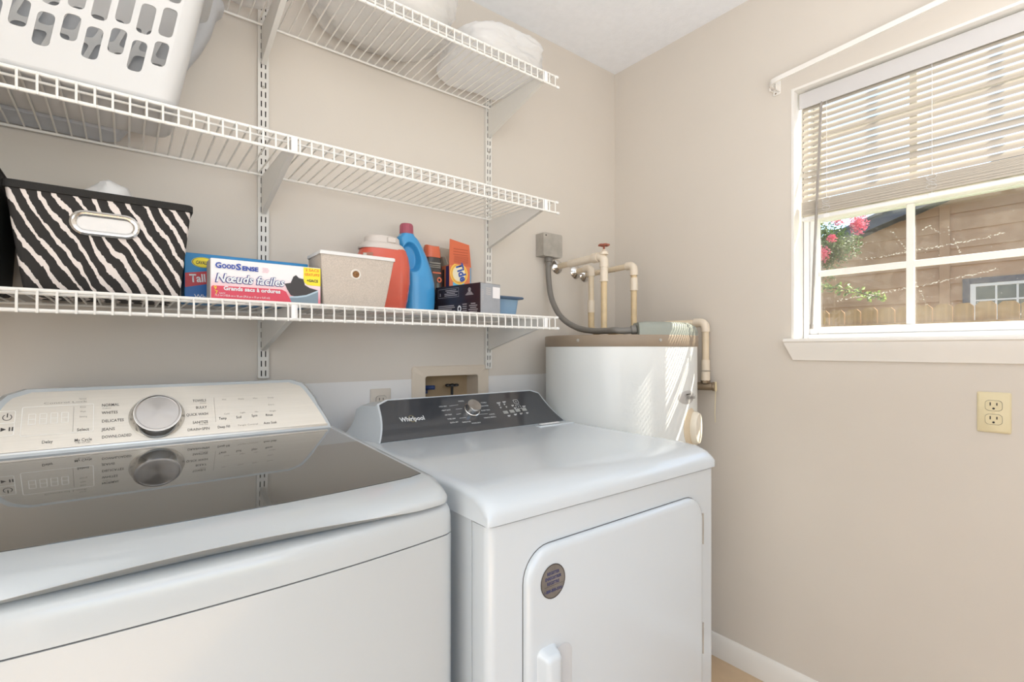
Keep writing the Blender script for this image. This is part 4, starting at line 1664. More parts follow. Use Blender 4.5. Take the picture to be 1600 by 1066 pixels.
# lint screen slot
bm = NB()
lx0, lx1 = -0.745, -0.60
box(bm, -0.762, -0.612, -0.345, -0.318, TZ - 0.002, TZ + 0.0036, 0.0015, 1)
obj('lint_screen_lid', bm, M['enamel'], dr)
bm = NB()
box(bm, -0.735, -0.655, -0.322, -0.309, TZ, TZ + 0.0050, 0.0015, 1)
obj('lint_screen_grip', bm, M['plastic_white'], dr)
# console: white body with flared lower corners and the charcoal face
cf = Face((-0.942, -0.300, 0.930), (1, 0, 0), V((0, 0.100, 0.0965)))


def chalf(t):
    """half width of the console face at run t (0 bottom .. 1 top)"""
    return 0.291 + 0.034 * (1 - t) ** 2.2


LV = math.hypot(0.100, 0.0965)


def coutline(grow):
    pts = []
    n = 10
    for k in range(n + 1):
        t = k / n
        hw = chalf(t)
        if t > 0.86:
            q = (t - 0.86) / 0.14
            hw -= 0.030 * (1 - math.sqrt(max(0, 1 - q * q)))
        pts.append((hw + grow, t * LV + (grow if t > 0.5 else 0)))
    return pts + [(-a, b) for a, b in reversed(pts)]


bm = NB()
face_o = coutline(0.0045)
back = []
rings = [[cf.p(a, b, -0.0015) for a, b in face_o]]
rings.append([cf.p(a * 1.012, b, -0.010) for a, b in face_o])
ring = []
for a, b in face_o:
    p = cf.p(a, b)
    ring.append(V((-0.942 + (p.x + 0.942) * 1.06, -0.135 if b > 0.01 else -0.125, TZ - 0.004 + (p.z - 0.926) * 0.93)))
rings.append(ring)
ring = []
for a, b in face_o:
    p = cf.p(a, b)
    ring.append(V((-0.942 + (p.x + 0.942) * 1.07, -0.105, TZ - 0.004 + (p.z - 0.926) * 0.80)))
rings.append(ring)
loft(bm, rings)
obj('console_body', bm, M['enamel'], dr, 50)
bm = NB()
loft(bm, [[cf.p(a, b, -0.002) for a, b in coutline(0)], [cf.p(a, b, 0.0) for a, b in coutline(0)]])
obj('console_face', bm, M['console_black'], dr, 50)
bm = NB()
ku, kv = cf.uv(737, 641)
lathe(bm, [(0.0255, 0.0), (0.0255, 0.004), (0.0235, 0.005), (0.0225, 0.022), (0.0215, 0.0245)], cf.p(ku, kv), cf.n, 36, True)
kn = obj('cycle_knob', bm, M['chrome'], dr, 30)
bm = NB()
lathe(bm, [(0.0212, 0.0246), (0.0206, 0.0254), (0.004, 0.0252)], cf.p(ku, kv), cf.n, 36)
obj('knob_cap', bm, M['knob_face'], kn, 30)
bm = NB()
f = cf
a, b = f.uv(626, 659)
f.text(bm, 'Whirlpool', a, b - 0.0015, 0.0215, 0.0006, bold=0.0004, width=0.074, rot=0.0)
obj('brand_lettering', bm, M['white_ink'], dr, 0)
bm = NB()
f.ring(bm, a + 0.036, b + 0.006, 0.0108, 0.0115, 0.0008, 0.8)
obj('brand_swirl', bm, M['gold'], dr, 0)
bm = NB()
for s_, px, py, wd in (('NORMAL', 716, 627.5, 0.020), ('HIGH DRY', 686, 636, 0.026), ('HEAVY DUTY', 690, 642, 0.030), ('AIR ONLY', 695, 649, 0.024), ('TIMED DRY', 699, 655.5, 0.028), ('QUICK DRY', 703, 661, 0.028),
                       ('TOWELS', 751, 630, 0.021), ('DELICATES', 752, 635, 0.026), ('BULKY ITEMS', 752, 642, 0.032), ('CASUAL', 764, 648, 0.022), ('WRINKLE CONTROL', 756, 653.5, 0.046),
                       ('TEMPERATURE', 722, 660.5, 0.030), ('MORE DRY', 737, 662, 0.032)):
    a, b = f.uv(px, py)
    f.text(bm, s_, a, b - 0.002, 0.0062, 0.0006, width=wd)
for px, py, px2, py2 in ((702, 635, 716, 633), (712, 640, 722, 639), (713, 648, 720, 647), (718, 654, 728, 653), (748, 648, 762, 647)):
    a, b = f.uv(px, py)
    c, d = f.uv(px2, py2)
    f.poly(bm, [(a, b), (c, d), (c, d + 0.0008), (a, b + 0.0008)], 0.0006)
for px, py, w_ in ((776, 630, 0.016), (785, 628.5, 0.014), (779, 633, 0.006), (787, 632, 0.006), (781, 637, 0.006), (790, 636, 0.006), (799, 634, 0.010), (803, 638, 0.008), (816, 635.5, 0.014),
                   (793, 650, 0.012), (803, 648, 0.012), (812, 646.5, 0.012), (822, 645.5, 0.010)):
    a, b = f.uv(px, py)
    for r_ in range(2):
        f.rect(bm, a, b - r_ * 0.0035, a + w_ * (1 - 0.25 * r_), b - r_ * 0.0035 + 0.0016, 0.0006)
for px, py in ((806, 628), (810, 636)):
    a, b = f.uv(px, py)
    f.outline(bm, a - 0.0095, b - 0.0085, a + 0.0095, b + 0.0085, 0.0009, 0.0006, 0.003)
    f.ring(bm, a, b, 0.0014, 0.0022, 0.0006, 1, 10)
obj('console_lettering', bm, M['white_ink'], dr, 0)
bm = NB()
for px, py in ((790, 644.5), (800, 643), (809, 641.5), (819, 640)):
    a, b = f.uv(px, py)
    f.rect(bm, a - 0.0092, b - 0.0058, a + 0.0092, b + 0.0058, 0.0006)
obj('soft_keys', bm, M['gray_plastic'], dr, 0)

# ------------------------------------------------------------------ washer
WX0, WX1 = -2.050, -1.330
WC = (WX0 + WX1) / 2
wa = thing('washer', 'white top-loading washer with a smoked glass lid and brushed metal console', 'washer', (WC, -0.45, 0))


def bow(x):
    u = (x - WC) / (WX1 - WC)
    return -0.806 + 0.030 * min(1, abs(u)) ** 2.2


def wpanel(bm, z_rings, x0=WX0, x1=WX1, yb=-0.15, n=20):
    """bowed-front slab; z_rings: (z, inset)"""
    rings = []
    for z, ins in z_rings:
        r = 0.03
        ring = []
        for k in range(n + 1):
            u = -1 + 2 * k / n
            x = WC + u * (x1 - WC - ins)
            y = bow(x) + ins
            e = (abs(u) * (x1 - WC) - (x1 - WC - r)) / r
            if e > 0:
                y += r * (1 - math.sqrt(max(0.0, 1 - min(1, e) ** 2)))
            ring.append(V((x, y, z)))
        # finer corner ends
        ring.append(V((x1 - ins, yb, z)))
        ring.append(V((2 * WC - x1 + ins, yb, z)))
        rings.append(ring)
    return loft(bm, rings)


bm = NB()
wpanel(bm, ((0.02, 0.0), (0.856, 0.0)), yb=-0.14, n=60)
obj('cabinet', bm, M['enamel_w'], wa, 40)
bm = NB()
wpanel(bm, ((0.855, 0.0025), (0.8585, 0.0025)), yb=-0.14, n=60)
obj('seam', bm, M['gap'], wa, 0)
bm = NB()
wpanel(bm, ((0.8582, 0.0), (0.884, 0.0003), (0.8955, 0.0015), (0.902, 0.0045), (0.906, 0.010), (0.908, 0.018), (0.909, 0.030)), yb=-0.14, n=60)
obj('top_cover', bm, M['enamel_w'], wa, 50)
# lid: white frame around smoked glass; front edge arches up over a hand recess
GX0, GX1 = -2.019, -1.361
gzh, gzf = 0.9665, 0.944


def gfront(x):
    u = (x - WC) / (GX1 - WC)
    return -0.728 + 0.022 * u * u


def gz(y):
    return gzh + (gzf - gzh) * (y + 0.20) / (-0.72 + 0.20)


bm = NB()
rings = []
N = 48
LX1 = -1.338
for k in range(N + 1):
    u = -1 + 2 * k / N
    u = math.copysign(1 - (1 - abs(u)) ** 1.35, u)
    x = WC + u * (LX1 - WC)
    arch = max(0.0, 1 - (abs(u) / 0.80) ** 2.0) ** 1.3
    yf = bow(x) - 0.004
    ec = max(0.0, (abs(u) - 0.90) / 0.10)
    yf += 0.040 * (1 - math.sqrt(max(0, 1 - ec * ec)))
    zl = 0.9115 + 0.0165 * arch
    side = 0.022 * max(0.0, (abs(u) - 0.965) / 0.035) ** 2
    zf = gz(gfront(x))
    ring = [V((x, -0.185, gz(-0.185) - side)), V((x, -0.45, gz(-0.45) - side)), V((x, gfront(x), zf - side)), V((x, gfront(x) - 0.02, zf - 0.0015 - side)),
            V((x, yf + 0.030, max(zl + 0.006, 0.9365 - side))), V((x, yf + 0.014, max(zl + 0.004, 0.9315 - side))), V((x, yf + 0.004, max(zl + 0.002, 0.924 - side * 0.6))), V((x, yf, max(zl + 0.001, 0.9185 - side * 0.3))),
            V((x, yf + 0.001, zl)), V((x, yf + 0.003, zl - 0.0002)), V((x, yf + 0.004 + 0.024 * arch, 0.9112)), V((x, yf + 0.05, 0.9105)), V((x, -0.45, 0.9105)), V((x, -0.185, 0.9105))]
    rings.append(ring)
loft(bm, rings)
lid = obj('lid', bm, M['enamel_w'], wa, 50)
bm = NB()
n = 24
top, bot = [], []
for k in range(n + 1):
    x = GX0 + (GX1 - GX0) * k / n
    y = gfront(x)
    e = min(x - GX0, GX1 - x)
    if e < 0.008:
        y += 0.008 - e
    top.append(V((x, y, gz(y) + 0.0012)))
top += [V((GX1 - 0.004, -0.2035, gz(-0.2035) + 0.0012)), V((GX0 + 0.004, -0.2035, gz(-0.2035) + 0.0012))]
loft(bm, [[p - V((0, 0, 0.002)) for p in top], top])
obj('lid_glass', bm, M['lid_glass'], lid, 0, label='smoked glass panel of the lid')
# console
wf = Face((WC, -0.204, 0.966), (1, 0, 0), V((0, 0.068, 0.118)))
WL = math.hypot(0.068, 0.118)


def woutline(grow):
    pts = []
    n = 12
    for k in range(n + 1):
        t = k / n
        hw = 0.322 - 0.058 * t ** 1.25
        if t > 0.84:
            q = (t - 0.84) / 0.16
            hw -= 0.024 * (1 - math.sqrt(max(0, 1 - q * q)))
        pts.append((hw + grow, t * WL + (grow if t > 0.5 else 0)))
    return pts + [(-a, b) for a, b in reversed(pts)]


bm = NB()
wo = woutline(0.0075)
ring2, ring3 = [], []
for a, b in wo:
    p = wf.p(a, b)
    ring2.append(V((WC + (p.x - WC) * 1.03, p.y + 0.02 if b > 0.05 else p.y + 0.03, p.z)))
    ring3.append(V((WC + (p.x - WC) * 1.05, -0.105, 0.94 + (p.z - 0.966) * 0.92)))
loft(bm, [[wf.p(a, b, 0.0) for a, b in wo], [wf.p(a, b, -0.006) for a, b in woutline(0.0095)], ring2, ring3])
obj('console_body', bm, M['enamel_w'], wa, 50)
bm = NB()
wi = woutline(0)
loft(bm, [[wf.p(a, b + 0.014 * (1 if b < 0.001 else 0), 0.0) for a, b in wi], [wf.p(a, b + 0.014 * (1 if b < 0.001 else 0), 0.0012) for a, b in wi]])
obj('console_face', bm, M['stainless'], wa, 50)
bm = NB()
# rolled lower edge of the metal face
rings = []
for k in range(7):
    a = PI / 2 * k / 6
    rings.append([wf.p(-0.321, 0.014 - 0.014 * math.sin(a), 0.0014 - 0.012 * (1 - math.cos(a))), wf.p(0.321, 0.014 - 0.014 * math.sin(a), 0.0014 - 0.012 * (1 - math.cos(a)))])
loft(bm, rings, False, False, closed=False)
obj('console_lip', bm, mat('brushed_metal_lip', (196, 190, 180), 0.3, 1.0), wa, 60)
bm = NB()
tube(bm, [wf.p(-0.322, -0.0015, 0.0005), wf.p(0.322, -0.0015, 0.0005)], 0.0022, 8)
obj('chrome_strip', bm, M['chrome'], wa)
ku, kv = wf.uv(246, 652)
bm = NB()
lathe(bm, [(0.0500, 0.001), (0.0505, 0.005), (0.0485, 0.010), (0.0445, 0.022), (0.0425, 0.0245), (0.0415, 0.0245)], wf.p(ku, kv), wf.n, 48)
kn = obj('cycle_knob', bm, M['chrome'], wa, 35)
bm = NB()
lathe(bm, [(0.0415, 0.0247), (0.0385, 0.0252), (0.0375, 0.0246), (0.003, 0.0244)], wf.p(ku, kv), wf.n, 48)
obj('knob_cap', bm, M['knob_face'], kn, 35)
bm = NB()


def wtext(bm, s_, px, py, px2, size=0.0085, **kw):
    a, b = wf.uv(px, py)
    a2, _ = wf.uv(px2, py)
    wf.text(bm, s_, a, b, size, 0.0016, width=a2 - a, **kw)


for s_, px, py, px2 in (('NORMAL', 159, 636, 186), ('WHITES', 159, 648, 184), ('DELICATES', 159, 661, 193), ('JEANS', 159, 674, 180), ('DOWNLOADED', 159, 686, 205),
                        ('TOWELS', 301, 629, 322), ('BULKY', 306, 639.5, 323), ('QUICK WASH', 291, 651, 325), ('SANITIZE', 301, 663, 325), ('DRAIN+SPIN', 293, 674.5, 327),
                        ('Select', 120, 674.5, 139), ('My Cycle', 116, 691, 143), ('Delay', 65, 694, 82), ('Temp', 342, 656.5, 354), ('Soil', 369, 654.5, 377), ('Spin', 393, 652, 402), ('Rinse', 415, 651, 426),
                        ('Deep Fill', 340, 670, 359), ('Auto Soak', 412, 663.5, 433)):
    wtext(bm, s_, px, py, px2, 0.0088, bold=0.00008)
obj('console_lettering', bm, M['ink'], wa, 0)
bm = NB()
# power and start/pause symbols
a, b = wf.uv(11.5, 653)
n = 20
for k in range(n):
    t0, t1 = math.radians(125 + 290 * k / n), math.radians(125 + 290 * (k + 1) / n)
    q = [(a + 0.0068 * math.cos(t0), b + 0.0068 * math.sin(t0)), (a + 0.0068 * math.cos(t1), b + 0.0068 * math.sin(t1)), (a + 0.0055 * math.cos(t1), b + 0.0055 * math.sin(t1)), (a + 0.0055 * math.cos(t0), b + 0.0055 * math.sin(t0))]
    wf.poly(bm, q, 0.0016)
wf.rect(bm, a - 0.0008, b, a + 0.0008, b + 0.0085, 0.0016)
obj('power_symbol', bm, M['ink'], wa, 0)
bm = NB()
a, b = wf.uv(5, 672)
wf.poly(bm, [(a - 0.0035, b - 0.0042), (a - 0.0035, b + 0.0042), (a + 0.004, b)], 0.0016)
for dx in (0.0075, 0.0115):
    wf.rect(bm, a + dx, b - 0.004, a + dx + 0.002, b + 0.004, 0.0016)
obj('start_pause_symbol', bm, M['ink'], wa, 0)
bm = NB()
for s_, px, py, px2 in (('Colors', 160, 640, 173), ('Sheets', 312, 631.5, 322), ('with Oxi', 311, 665, 325), ('Hot', 347, 626, 353), ('Heavy', 372, 625, 381), ('Max', 395, 624, 402), ('Deep', 418, 623, 427), ('Extra', 419, 634, 428),
                        ('Cold', 350, 648.5, 358), ('Light', 375, 646.5, 383), ('No', 398, 645, 403), ('Single', 421, 644, 431), ('Tangle Control', 371, 666.5, 403), ('Press to Lock', 124, 625, 135), ('Sensing', 124, 653, 136), ('Wash', 125, 645, 134), ('Rinse', 125, 638, 134), ('Tap to set', 117, 694, 141)):
    wtext(bm, s_, px, py, px2, 0.0052)
a, b = wf.uv(68, 632.5)
wf.text(bm, 'Control Lock', a, b, 0.0055, 0.0016, width=0.066)
for p0, p1 in (((115.5, 636), (114.5, 675)), ((334, 622), (336.5, 660))):
    a, b = wf.uv(*p0)
    c, d = wf.uv(*p1)
    wf.rect(bm, a - 0.0003, d, a + 0.0003, b, 0.0015)
obj('small_lettering', bm, M['ink_faint'], wa, 0)
bm = NB()
a0, b1 = wf.uv(35, 637)
a1, b0 = wf.uv(146, 677)
b0 = wf.uv(35, 683)[1]
wf.outline(bm, a0, b0, a1, b1, 0.0010, 0.0015, 0.003)
a0, b1 = wf.uv(-16, 644.5)
a1, _ = wf.uv(25, 644)
b0 = wf.uv(24, 681)[1]
wf.outline(bm, a0, b0, a1, b1, 0.0010, 0.0015, 0.003)
bm_ = (b0 + b1) / 2
wf.rect(bm, a0, bm_, a1, bm_ + 0.001, 0.0015)
# dormant display digits
a, b = wf.uv(40, 665)
for k in range(4):
    for (dx, dy, hz) in ((0, 0, 1), (0, 0.011, 1), (0, 0.022, 1), (0, 0, 0), (0, 0.011, 0), (0.010, 0, 0), (0.010, 0.011, 0)):
        x_ = a + 0.003 + k * 0.016
        if hz:
            wf.rect(bm, x_ + dx, b + dy, x_ + dx + 0.010, b + dy + 0.0009, 0.0015)
        else:
            wf.rect(bm, x_ + dx, b + dy, x_ + dx + 0.0009, b + dy + 0.011, 0.0015)
obj('panel_outlines', bm, M['ink_pale'], wa, 0)

# ------------------------------------------------------------------ water heater
HX, HY, HR = -0.312, -0.285, 0.277
ZH = 1.182
wh = thing('water_heater', 'white tank water heater with a taupe rim standing in the corner', 'water heater', (HX, HY, 0))
bm = NB()
lathe(bm, [(HR - 0.004, 0.03), (HR, 0.034), (HR, ZH)], (HX, HY, 0), (0, 0, 1), 96)
obj('tank_jacket', bm, M['heater_white'], wh, 40)
bm = NB()
lathe(bm, [(HR - 0.01, 0.0), (HR - 0.01, 0.03)], (HX, HY, 0), (0, 0, 1), 48)
obj('base_ring', bm, M['black'], wh)
bm = NB()
lathe(bm, [(HR + 0.001, ZH - 0.003), (HR + 0.003, ZH), (HR + 0.003, ZH + 0.032), (HR + 0.0005, ZH + 0.036), (HR - 0.012, ZH + 0.036), (0.02, ZH + 0.034)], (HX, HY, 0), (0, 0, 1), 96)
obj('top_rim', bm, M['tan_band'], wh, 35)
for px in (903, 1032):
    p = at(px, 531, 0, 0)
    d = (p - CAM)
    d.z = 0
    o2 = V((CAM.x - HX, CAM.y - HY, 0))
    A, B_, C_ = d.dot(d), 2 * d.dot(o2), o2.dot(o2) - (HR + 0.003) ** 2
    t = (-B_ - math.sqrt(B_ * B_ - 4 * A * C_)) / 2 / A
    q = CAM + d * t
    nrm = V((q.x - HX, q.y - HY, 0)).normalized()
    bm = NB()
    lathe(bm, [(0.0055, 0), (0.005, 0.002), (0.002, 0.003)], (q.x, q.y, ZH + 0.018), nrm, 12)
    obj('rim_screw', bm, M['galv'], wh)
# wiring cover on the front of the top
a0 = math.atan2(-0.443 - HY, -0.418 - HX)
bm = NB()
rings = []
ang0, ang1 = math.radians(-127), math.radians(-42)
for k in range(17):
    a = ang0 + (ang1 - ang0) * k / 16
    c_, s_ = math.cos(a), math.sin(a)
    h = 0.043 * (1 if k < 8 else max(0.45, 1 - ((k - 8) / 8) ** 2 * 0.62))
    if k == 0:
        h *= 0.93
    ring = []
    for rr, zz in ((0.278, 0.0), (0.279, h * 0.45), (0.272, h * 0.85), (0.262, h), (0.205, h), (0.196, h * 0.85), (0.192, 0)):
        ring.append(V((HX + rr * c_, HY + rr * s_, ZH + 0.0355 + zz)))
    rings.append(ring)
loft(bm, rings)
obj('wiring_cover', bm, M['cover_gray'], wh, 50)
for a in (math.radians(-66), math.radians(-58)):
    bm = NB()
    lathe(bm, [(0.005, 0), (0.004, 0.003), (0.001, 0.004)], (HX + 0.24 * math.cos(a), HY + 0.24 * math.sin(a), ZH + 0.068), (0, 0, 1), 10)
    obj('cover_screw', bm, M['galv'], wh)


def cylpt(px, py, r=HR):
    p = at(px, py, 0, 0)
    d = p - CAM
    o2 = V((CAM.x - HX, CAM.y - HY, 0))
    dd = V((d.x, d.y, 0))
    A, B_, C_ = dd.dot(dd), 2 * dd.dot(o2), o2.dot(o2) - r * r
    t = (-B_ - math.sqrt(B_ * B_ - 4 * A * C_)) / 2 / A
    return CAM + d * t


def cyl_patch(bm, ca, cz, pts, d0, d1, crown=0.0, ins=0.004):
    """pts: outline in (arc metres, metres) about angle ca and height cz, laid on the jacket"""
    rings = []
    for dd, sc in ((d0, 1.0), ((d0 + d1) / 2, 1.0), (d1, 0.90), (d1 + crown, 0.45)):
        ring = []
        for u, v in pts:
            a = ca + u * sc / HR
            r = HR + dd
            ring.append(V((HX + r * math.cos(a), HY + r * math.sin(a), cz + v * sc)))
        rings.append(ring)
    return loft(bm, rings)


p = cylpt(1074, 621)
ca = math.atan2(p.y - HY, p.x - HX)
oval = [(0.052 * math.cos(2 * PI * k / 28), 0.023 * math.sin(2 * PI * k / 28)) for k in range(28)]
bm = NB()
cyl_patch(bm, ca, p.z, oval, -0.001, 0.0015)
obj('badge', bm, mat('silver_badge', (190, 188, 186), 0.3, 0.1), wh)
bm = NB()
bf = Face((HX + (HR + 0.004) * math.cos(ca + 0.05), HY + (HR + 0.004) * math.sin(ca + 0.05), p.z), V((-math.sin(ca + 0.05), math.cos(ca + 0.05), 0)), (0, 0, 1))
bf.text(bm, 'Whirlpool', 0.004, -0.007, 0.018, 0.0002, 'CENTER', width=0.062)
bf.rect(bm, -0.030, 0.008, -0.012, 0.012, 0.0002)
bf.rect(bm, -0.010, 0.009, 0.0, 0.012, 0.0002)
obj('badge_lettering', bm, M['ink'], wh, 0)
p = cylpt(1078, 660)
ca = math.atan2(p.y - HY, p.x - HX)
tall = [(0.046 * math.cos(2 * PI * k / 32), 0.066 * math.sin(2 * PI * k / 32)) for k in range(32)]
bm = NB()
cyl_patch(bm, ca + 0.02, p.z - 0.018, tall, -0.001, 0.003)
obj('access_plate', bm, M['cpvc'], wh)
bm = NB()
cyl_patch(bm, ca + 0.10, p.z - 0.022, [(u * 0.74, v * 0.86) for u, v in tall], 0.002, 0.022, 0.004)
obj('access_knob', bm, mat('cream_cover', (232, 224, 208), 0.35), wh)


# ------------------------------------------------------------------ plumbing above the heater
def escutcheon(t, x, z, lab=None):
    bm = NB()
    lathe(bm, [(0.030, 0.0), (0.030, 0.003), (0.024, 0.010), (0.014, 0.014), (0.012, 0.016)], (x, 0, z), (0, -1, 0), 28)
    obj('escutcheon', bm, M['chrome'], t)


RP = 0.0115
x1_, x2_, x3_ = -0.367, -0.258, -0.203
zw = 1.513
p1 = thing('water_pipe', 'cream water pipe with a red wheel handle, middle riser above the heater', 'pipe', (x1_, -0.26, 1.22), 'pipes above the water heater')
escutcheon(p1, x1_, zw)
bm = NB()
tube(bm, [(x1_, -0.004, zw), (x1_, -0.19, zw + 0.006)], RP, 14)
obj('pipe', bm, M['cpvc'], p1)
bm = NB()
yv = -0.258
tube(bm, [(x1_, -0.075, zw + 0.002), (x1_, -0.20, zw + 0.006)], 0.0152, 14)
obj('sleeve', bm, M['cpvc_fit'], p1)
bm = NB()
lathe(bm, [(0.019, 0), (0.0195, 0.004), (0.0195, 0.026), (0.018, 0.03)], (x1_, -0.232, zw + 0.006), (0, 1, 0), 16)
tube(bm, [(x1_, -0.20, zw + 0.006)] + arc((x1_, yv, zw + 0.006), (0, 0.022, 0), (0, 0, -0.022)) + [(x1_, yv, zw - 0.035)], 0.0165, 16)
lathe(bm, [(0.0165, 0), (0.0150, 0.010), (0.0080, 0.016), (0.006, 0.020)], (x1_, yv, zw + 0.012), (0, 0, 1), 16)
obj('valve_body', bm, M['cpvc_fit'], p1)
bm = NB()
lathe(bm, [(0.004, 0.0), (0.004, 0.022)], (x1_, yv, zw + 0.026), (0, 0, 1), 8)
for k in range(6):
    a = 2 * PI * k / 6
    lathe(bm, [(0.003, 0), (0.0085, 0.0015), (0.0085, 0.0065), (0.003, 0.008)], (x1_ + 0.0135 * math.cos(a), yv + 0.0135 * math.sin(a), zw + 0.044), (0, 0, 1), 8)
lathe(bm, [(0.011, 0.001), (0.011, 0.007)], (x1_, yv, zw + 0.044), (0, 0, 1), 12)
obj('valve_handle', bm, M['red_handle'], p1, label='faded red wheel handle')
bm = NB()
tube(bm, [(x1_, yv, zw - 0.03), (x1_, yv, zw - 0.085)], 0.0148, 14)
lathe(bm, [(0.0160, 0), (0.0160, 0.006)], (x1_, yv, zw - 0.089), (0, 0, 1), 14)
obj('coupling', bm, M['cpvc_fit'], p1)
bm = NB()
lathe(bm, [(0.0160, 0), (0.0160, 0.030)], (x1_, yv, ZH + 0.036), (0, 0, 1), 14)
obj('coupling', bm, M['cpvc_fit'], p1)
bm = NB()
tube(bm, [(x1_, yv, zw - 0.08), (x1_, yv, ZH + 0.0365)], RP, 14)
obj('riser', bm, M['cpvc_old'], p1, label='yellowed riser')

p2 = thing('water_pipe', 'left riser of three cream pipes, bending across at the heater top', 'pipe', (x2_, -0.1, 1.22), 'pipes above the water heater')
escutcheon(p2, x2_, zw - 0.011)
z2 = zw - 0.006
y2 = -0.092
bm = NB()
tube(bm, [(x2_, -0.004, zw - 0.011), (x2_, -0.075, z2)], RP, 14)
tube(bm, [(x2_, y2, z2 - 0.02), (x2_, y2, z2 - 0.165)], RP, 14)
obj('pipe', bm, M['cpvc'], p2)
bm = NB()
tube(bm, [(x2_, -0.055, z2)] + arc((x2_, y2, z2), (0, 0.020, 0), (0, 0, -0.020)) + [(x2_, y2, z2 - 0.034)], 0.0155, 14)
obj('elbow', bm, M['cpvc_fit'], p2)
bm = NB()
tube(bm, [(x2_, y2, z2 - 0.135), (x2_, y2, z2 - 0.185)], 0.0150, 14)
obj('coupling', bm, M['cpvc_fit'], p2)
bm = NB()
zl_ = ZH + 0.058
tube(bm, [(x2_, y2, z2 - 0.18)] + arc((x2_, y2, zl_), (0, 0, 0.03), (0.0, -0.03, 0)) + [(x2_, -0.20, zl_)] + arc((x2_, -0.245, zl_), (0, 0.024, 0), (0, 0, -0.02)), RP + 0.0015, 14)
obj('lower_bend', bm, M['cpvc_old'], p2)

p3 = thing('water_pipe', 'right riser of three cream pipes, dropping behind the grey wiring cover', 'pipe', (x3_, -0.26, 1.22), 'pipes above the water heater')
escutcheon(p3, x3_, zw - 0.020)
z3 = zw - 0.012
y3 = -0.268
bm = NB()
tube(bm, [(x3_, -0.004, zw - 0.020), (x3_, -0.25, z3)], RP, 14)
obj('pipe', bm, M['cpvc'], p3)
bm = NB()
tube(bm, [(x3_, -0.232, z3)] + arc((x3_, y3, z3), (0, 0.020, 0), (0, 0, -0.020)) + [(x3_, y3, z3 - 0.040)], 0.0158, 14)
obj('elbow', bm, M['cpvc_fit'], p3)
bm = NB()
tube(bm, [(x3_, y3, z3 - 0.050), (x3_, y3, z3 - 0.098)], 0.0150, 14)
lathe(bm, [(0.0158, 0), (0.0158, 0.004)], (x3_, y3, z3 - 0.100), (0, 0, 1), 14)
obj('coupling', bm, M['cpvc_fit'], p3)
bm = NB()
tube(bm, [(x3_, y3, z3 - 0.03), (x3_, y3, ZH + 0.0365)], RP, 14)
obj('riser', bm, M['cpvc_old'], p3)

# relief valve pipe by the right wall
rp = thing('relief_pipe', 'cream relief pipe with a bronze tee between heater and right wall', 'pipe', (-0.05, -0.48, 1.03))
xr, yr, zr = -0.045, -0.480, 1.272
bm = NB()
tube(bm, [(xr - 0.12, yr + 0.20, zr - 0.02), (xr - 0.05, yr + 0.13, zr - 0.002), (xr, yr + 0.04, zr)], RP, 14)
tube(bm, [(xr, yr, zr - 0.02), (xr, yr, zr - 0.15)], RP + 0.0015, 14)
obj('pipe', bm, M['cpvc'], rp)
bm = NB()
tube(bm, [(xr, yr + 0.045, zr)] + arc((xr, yr, zr), (0, 0.022, 0), (0, 0, -0.022)) + [(xr, yr, zr - 0.036)], 0.0165, 14)
obj('elbow', bm, M['cpvc_fit'], rp)
bm = NB()
tube(bm, [(xr, yr, zr - 0.142), (xr, yr, zr - 0.182)], 0.0160, 14)
obj('coupling', bm, M['cpvc_fit'], rp)
bm = NB()
tube(bm, [(xr, yr, zr - 0.186), (xr, yr, zr - 0.222)], 0.0165, 14)
obj('coupling', bm, M['cpvc_fit'], rp)
bm = NB()
zt_ = zr - 0.243
lathe(bm, [(0.011, 0), (0.018, 0.002), (0.018, 0.012), (0.013, 0.016)], (xr, yr, zt_ + 0.010), (0, 0, 1), 8)
lathe(bm, [(0.014, -0.034), (0.015, -0.03), (0.015, 0.024), (0.017, 0.026), (0.017, 0.034)], (xr, yr, zt_), V((0.35, -0.94, 0)), 12)
obj('tee_valve', bm, M['brass'], rp)
bm = NB()
q = V((xr, yr, zt_)) + V((0.35, -0.94, 0)) * 0.036
tube(bm, [q + V((0, 0, 0.018)), q + V((0, 0, -0.012)), q + V((0, 0, -0.02))], [0.004, 0.005, 0.001], 6)
tube(bm, [q + V((0, 0, 0.0)), q + V((0.001, 0.002, -0.05)), q + V((-0.001, 0.003, -0.10)), q + V((-0.002, 0.0, -0.135))], 0.0016, 5)
obj('pull_tag', bm, M['ivory'], rp, label='hanging cream wire tag')

# ------------------------------------------------------------------ junction box and conduit
jb = thing('junction_box', 'square grey steel junction box on the back wall above the heater', 'junction box', (-0.43, 0, 1.59))
bm = NB()
jx0, jx1, jz0, jz1 = -0.483, -0.383, 1.541, 1.632
box(bm, jx0, jx1, -0.046, 0.0, jz0, jz1, 0.002, 1)
obj('box_body', bm, M['galv'], jb)
bm = NB()
box(bm, jx0 - 0.001, jx1 + 0.001, -0.049, -0.046, jz0 - 0.001, jz1 + 0.001, 0.008, 3, sel=lambda c, d: abs(d.y) > 0.9)
obj('cover_plate', bm, M['galv'], jb)
bm = NB()
lathe(bm, [(0.003, 0), (0.003, 0.001), (0.001, 0.002)], (jx0 + 0.012, -0.049, jz1 - 0.010), (0, -1, 0), 8)
obj('cover_screw', bm, M['black'], jb)
cdt = thing('conduit', 'grey flexible conduit looping from the junction box to the heater', 'conduit', (-0.43, -0.03, 1.54))
end = V((HX + 0.245 * math.cos(ang0), HY + 0.245 * math.sin(ang0), ZH + 0.053))
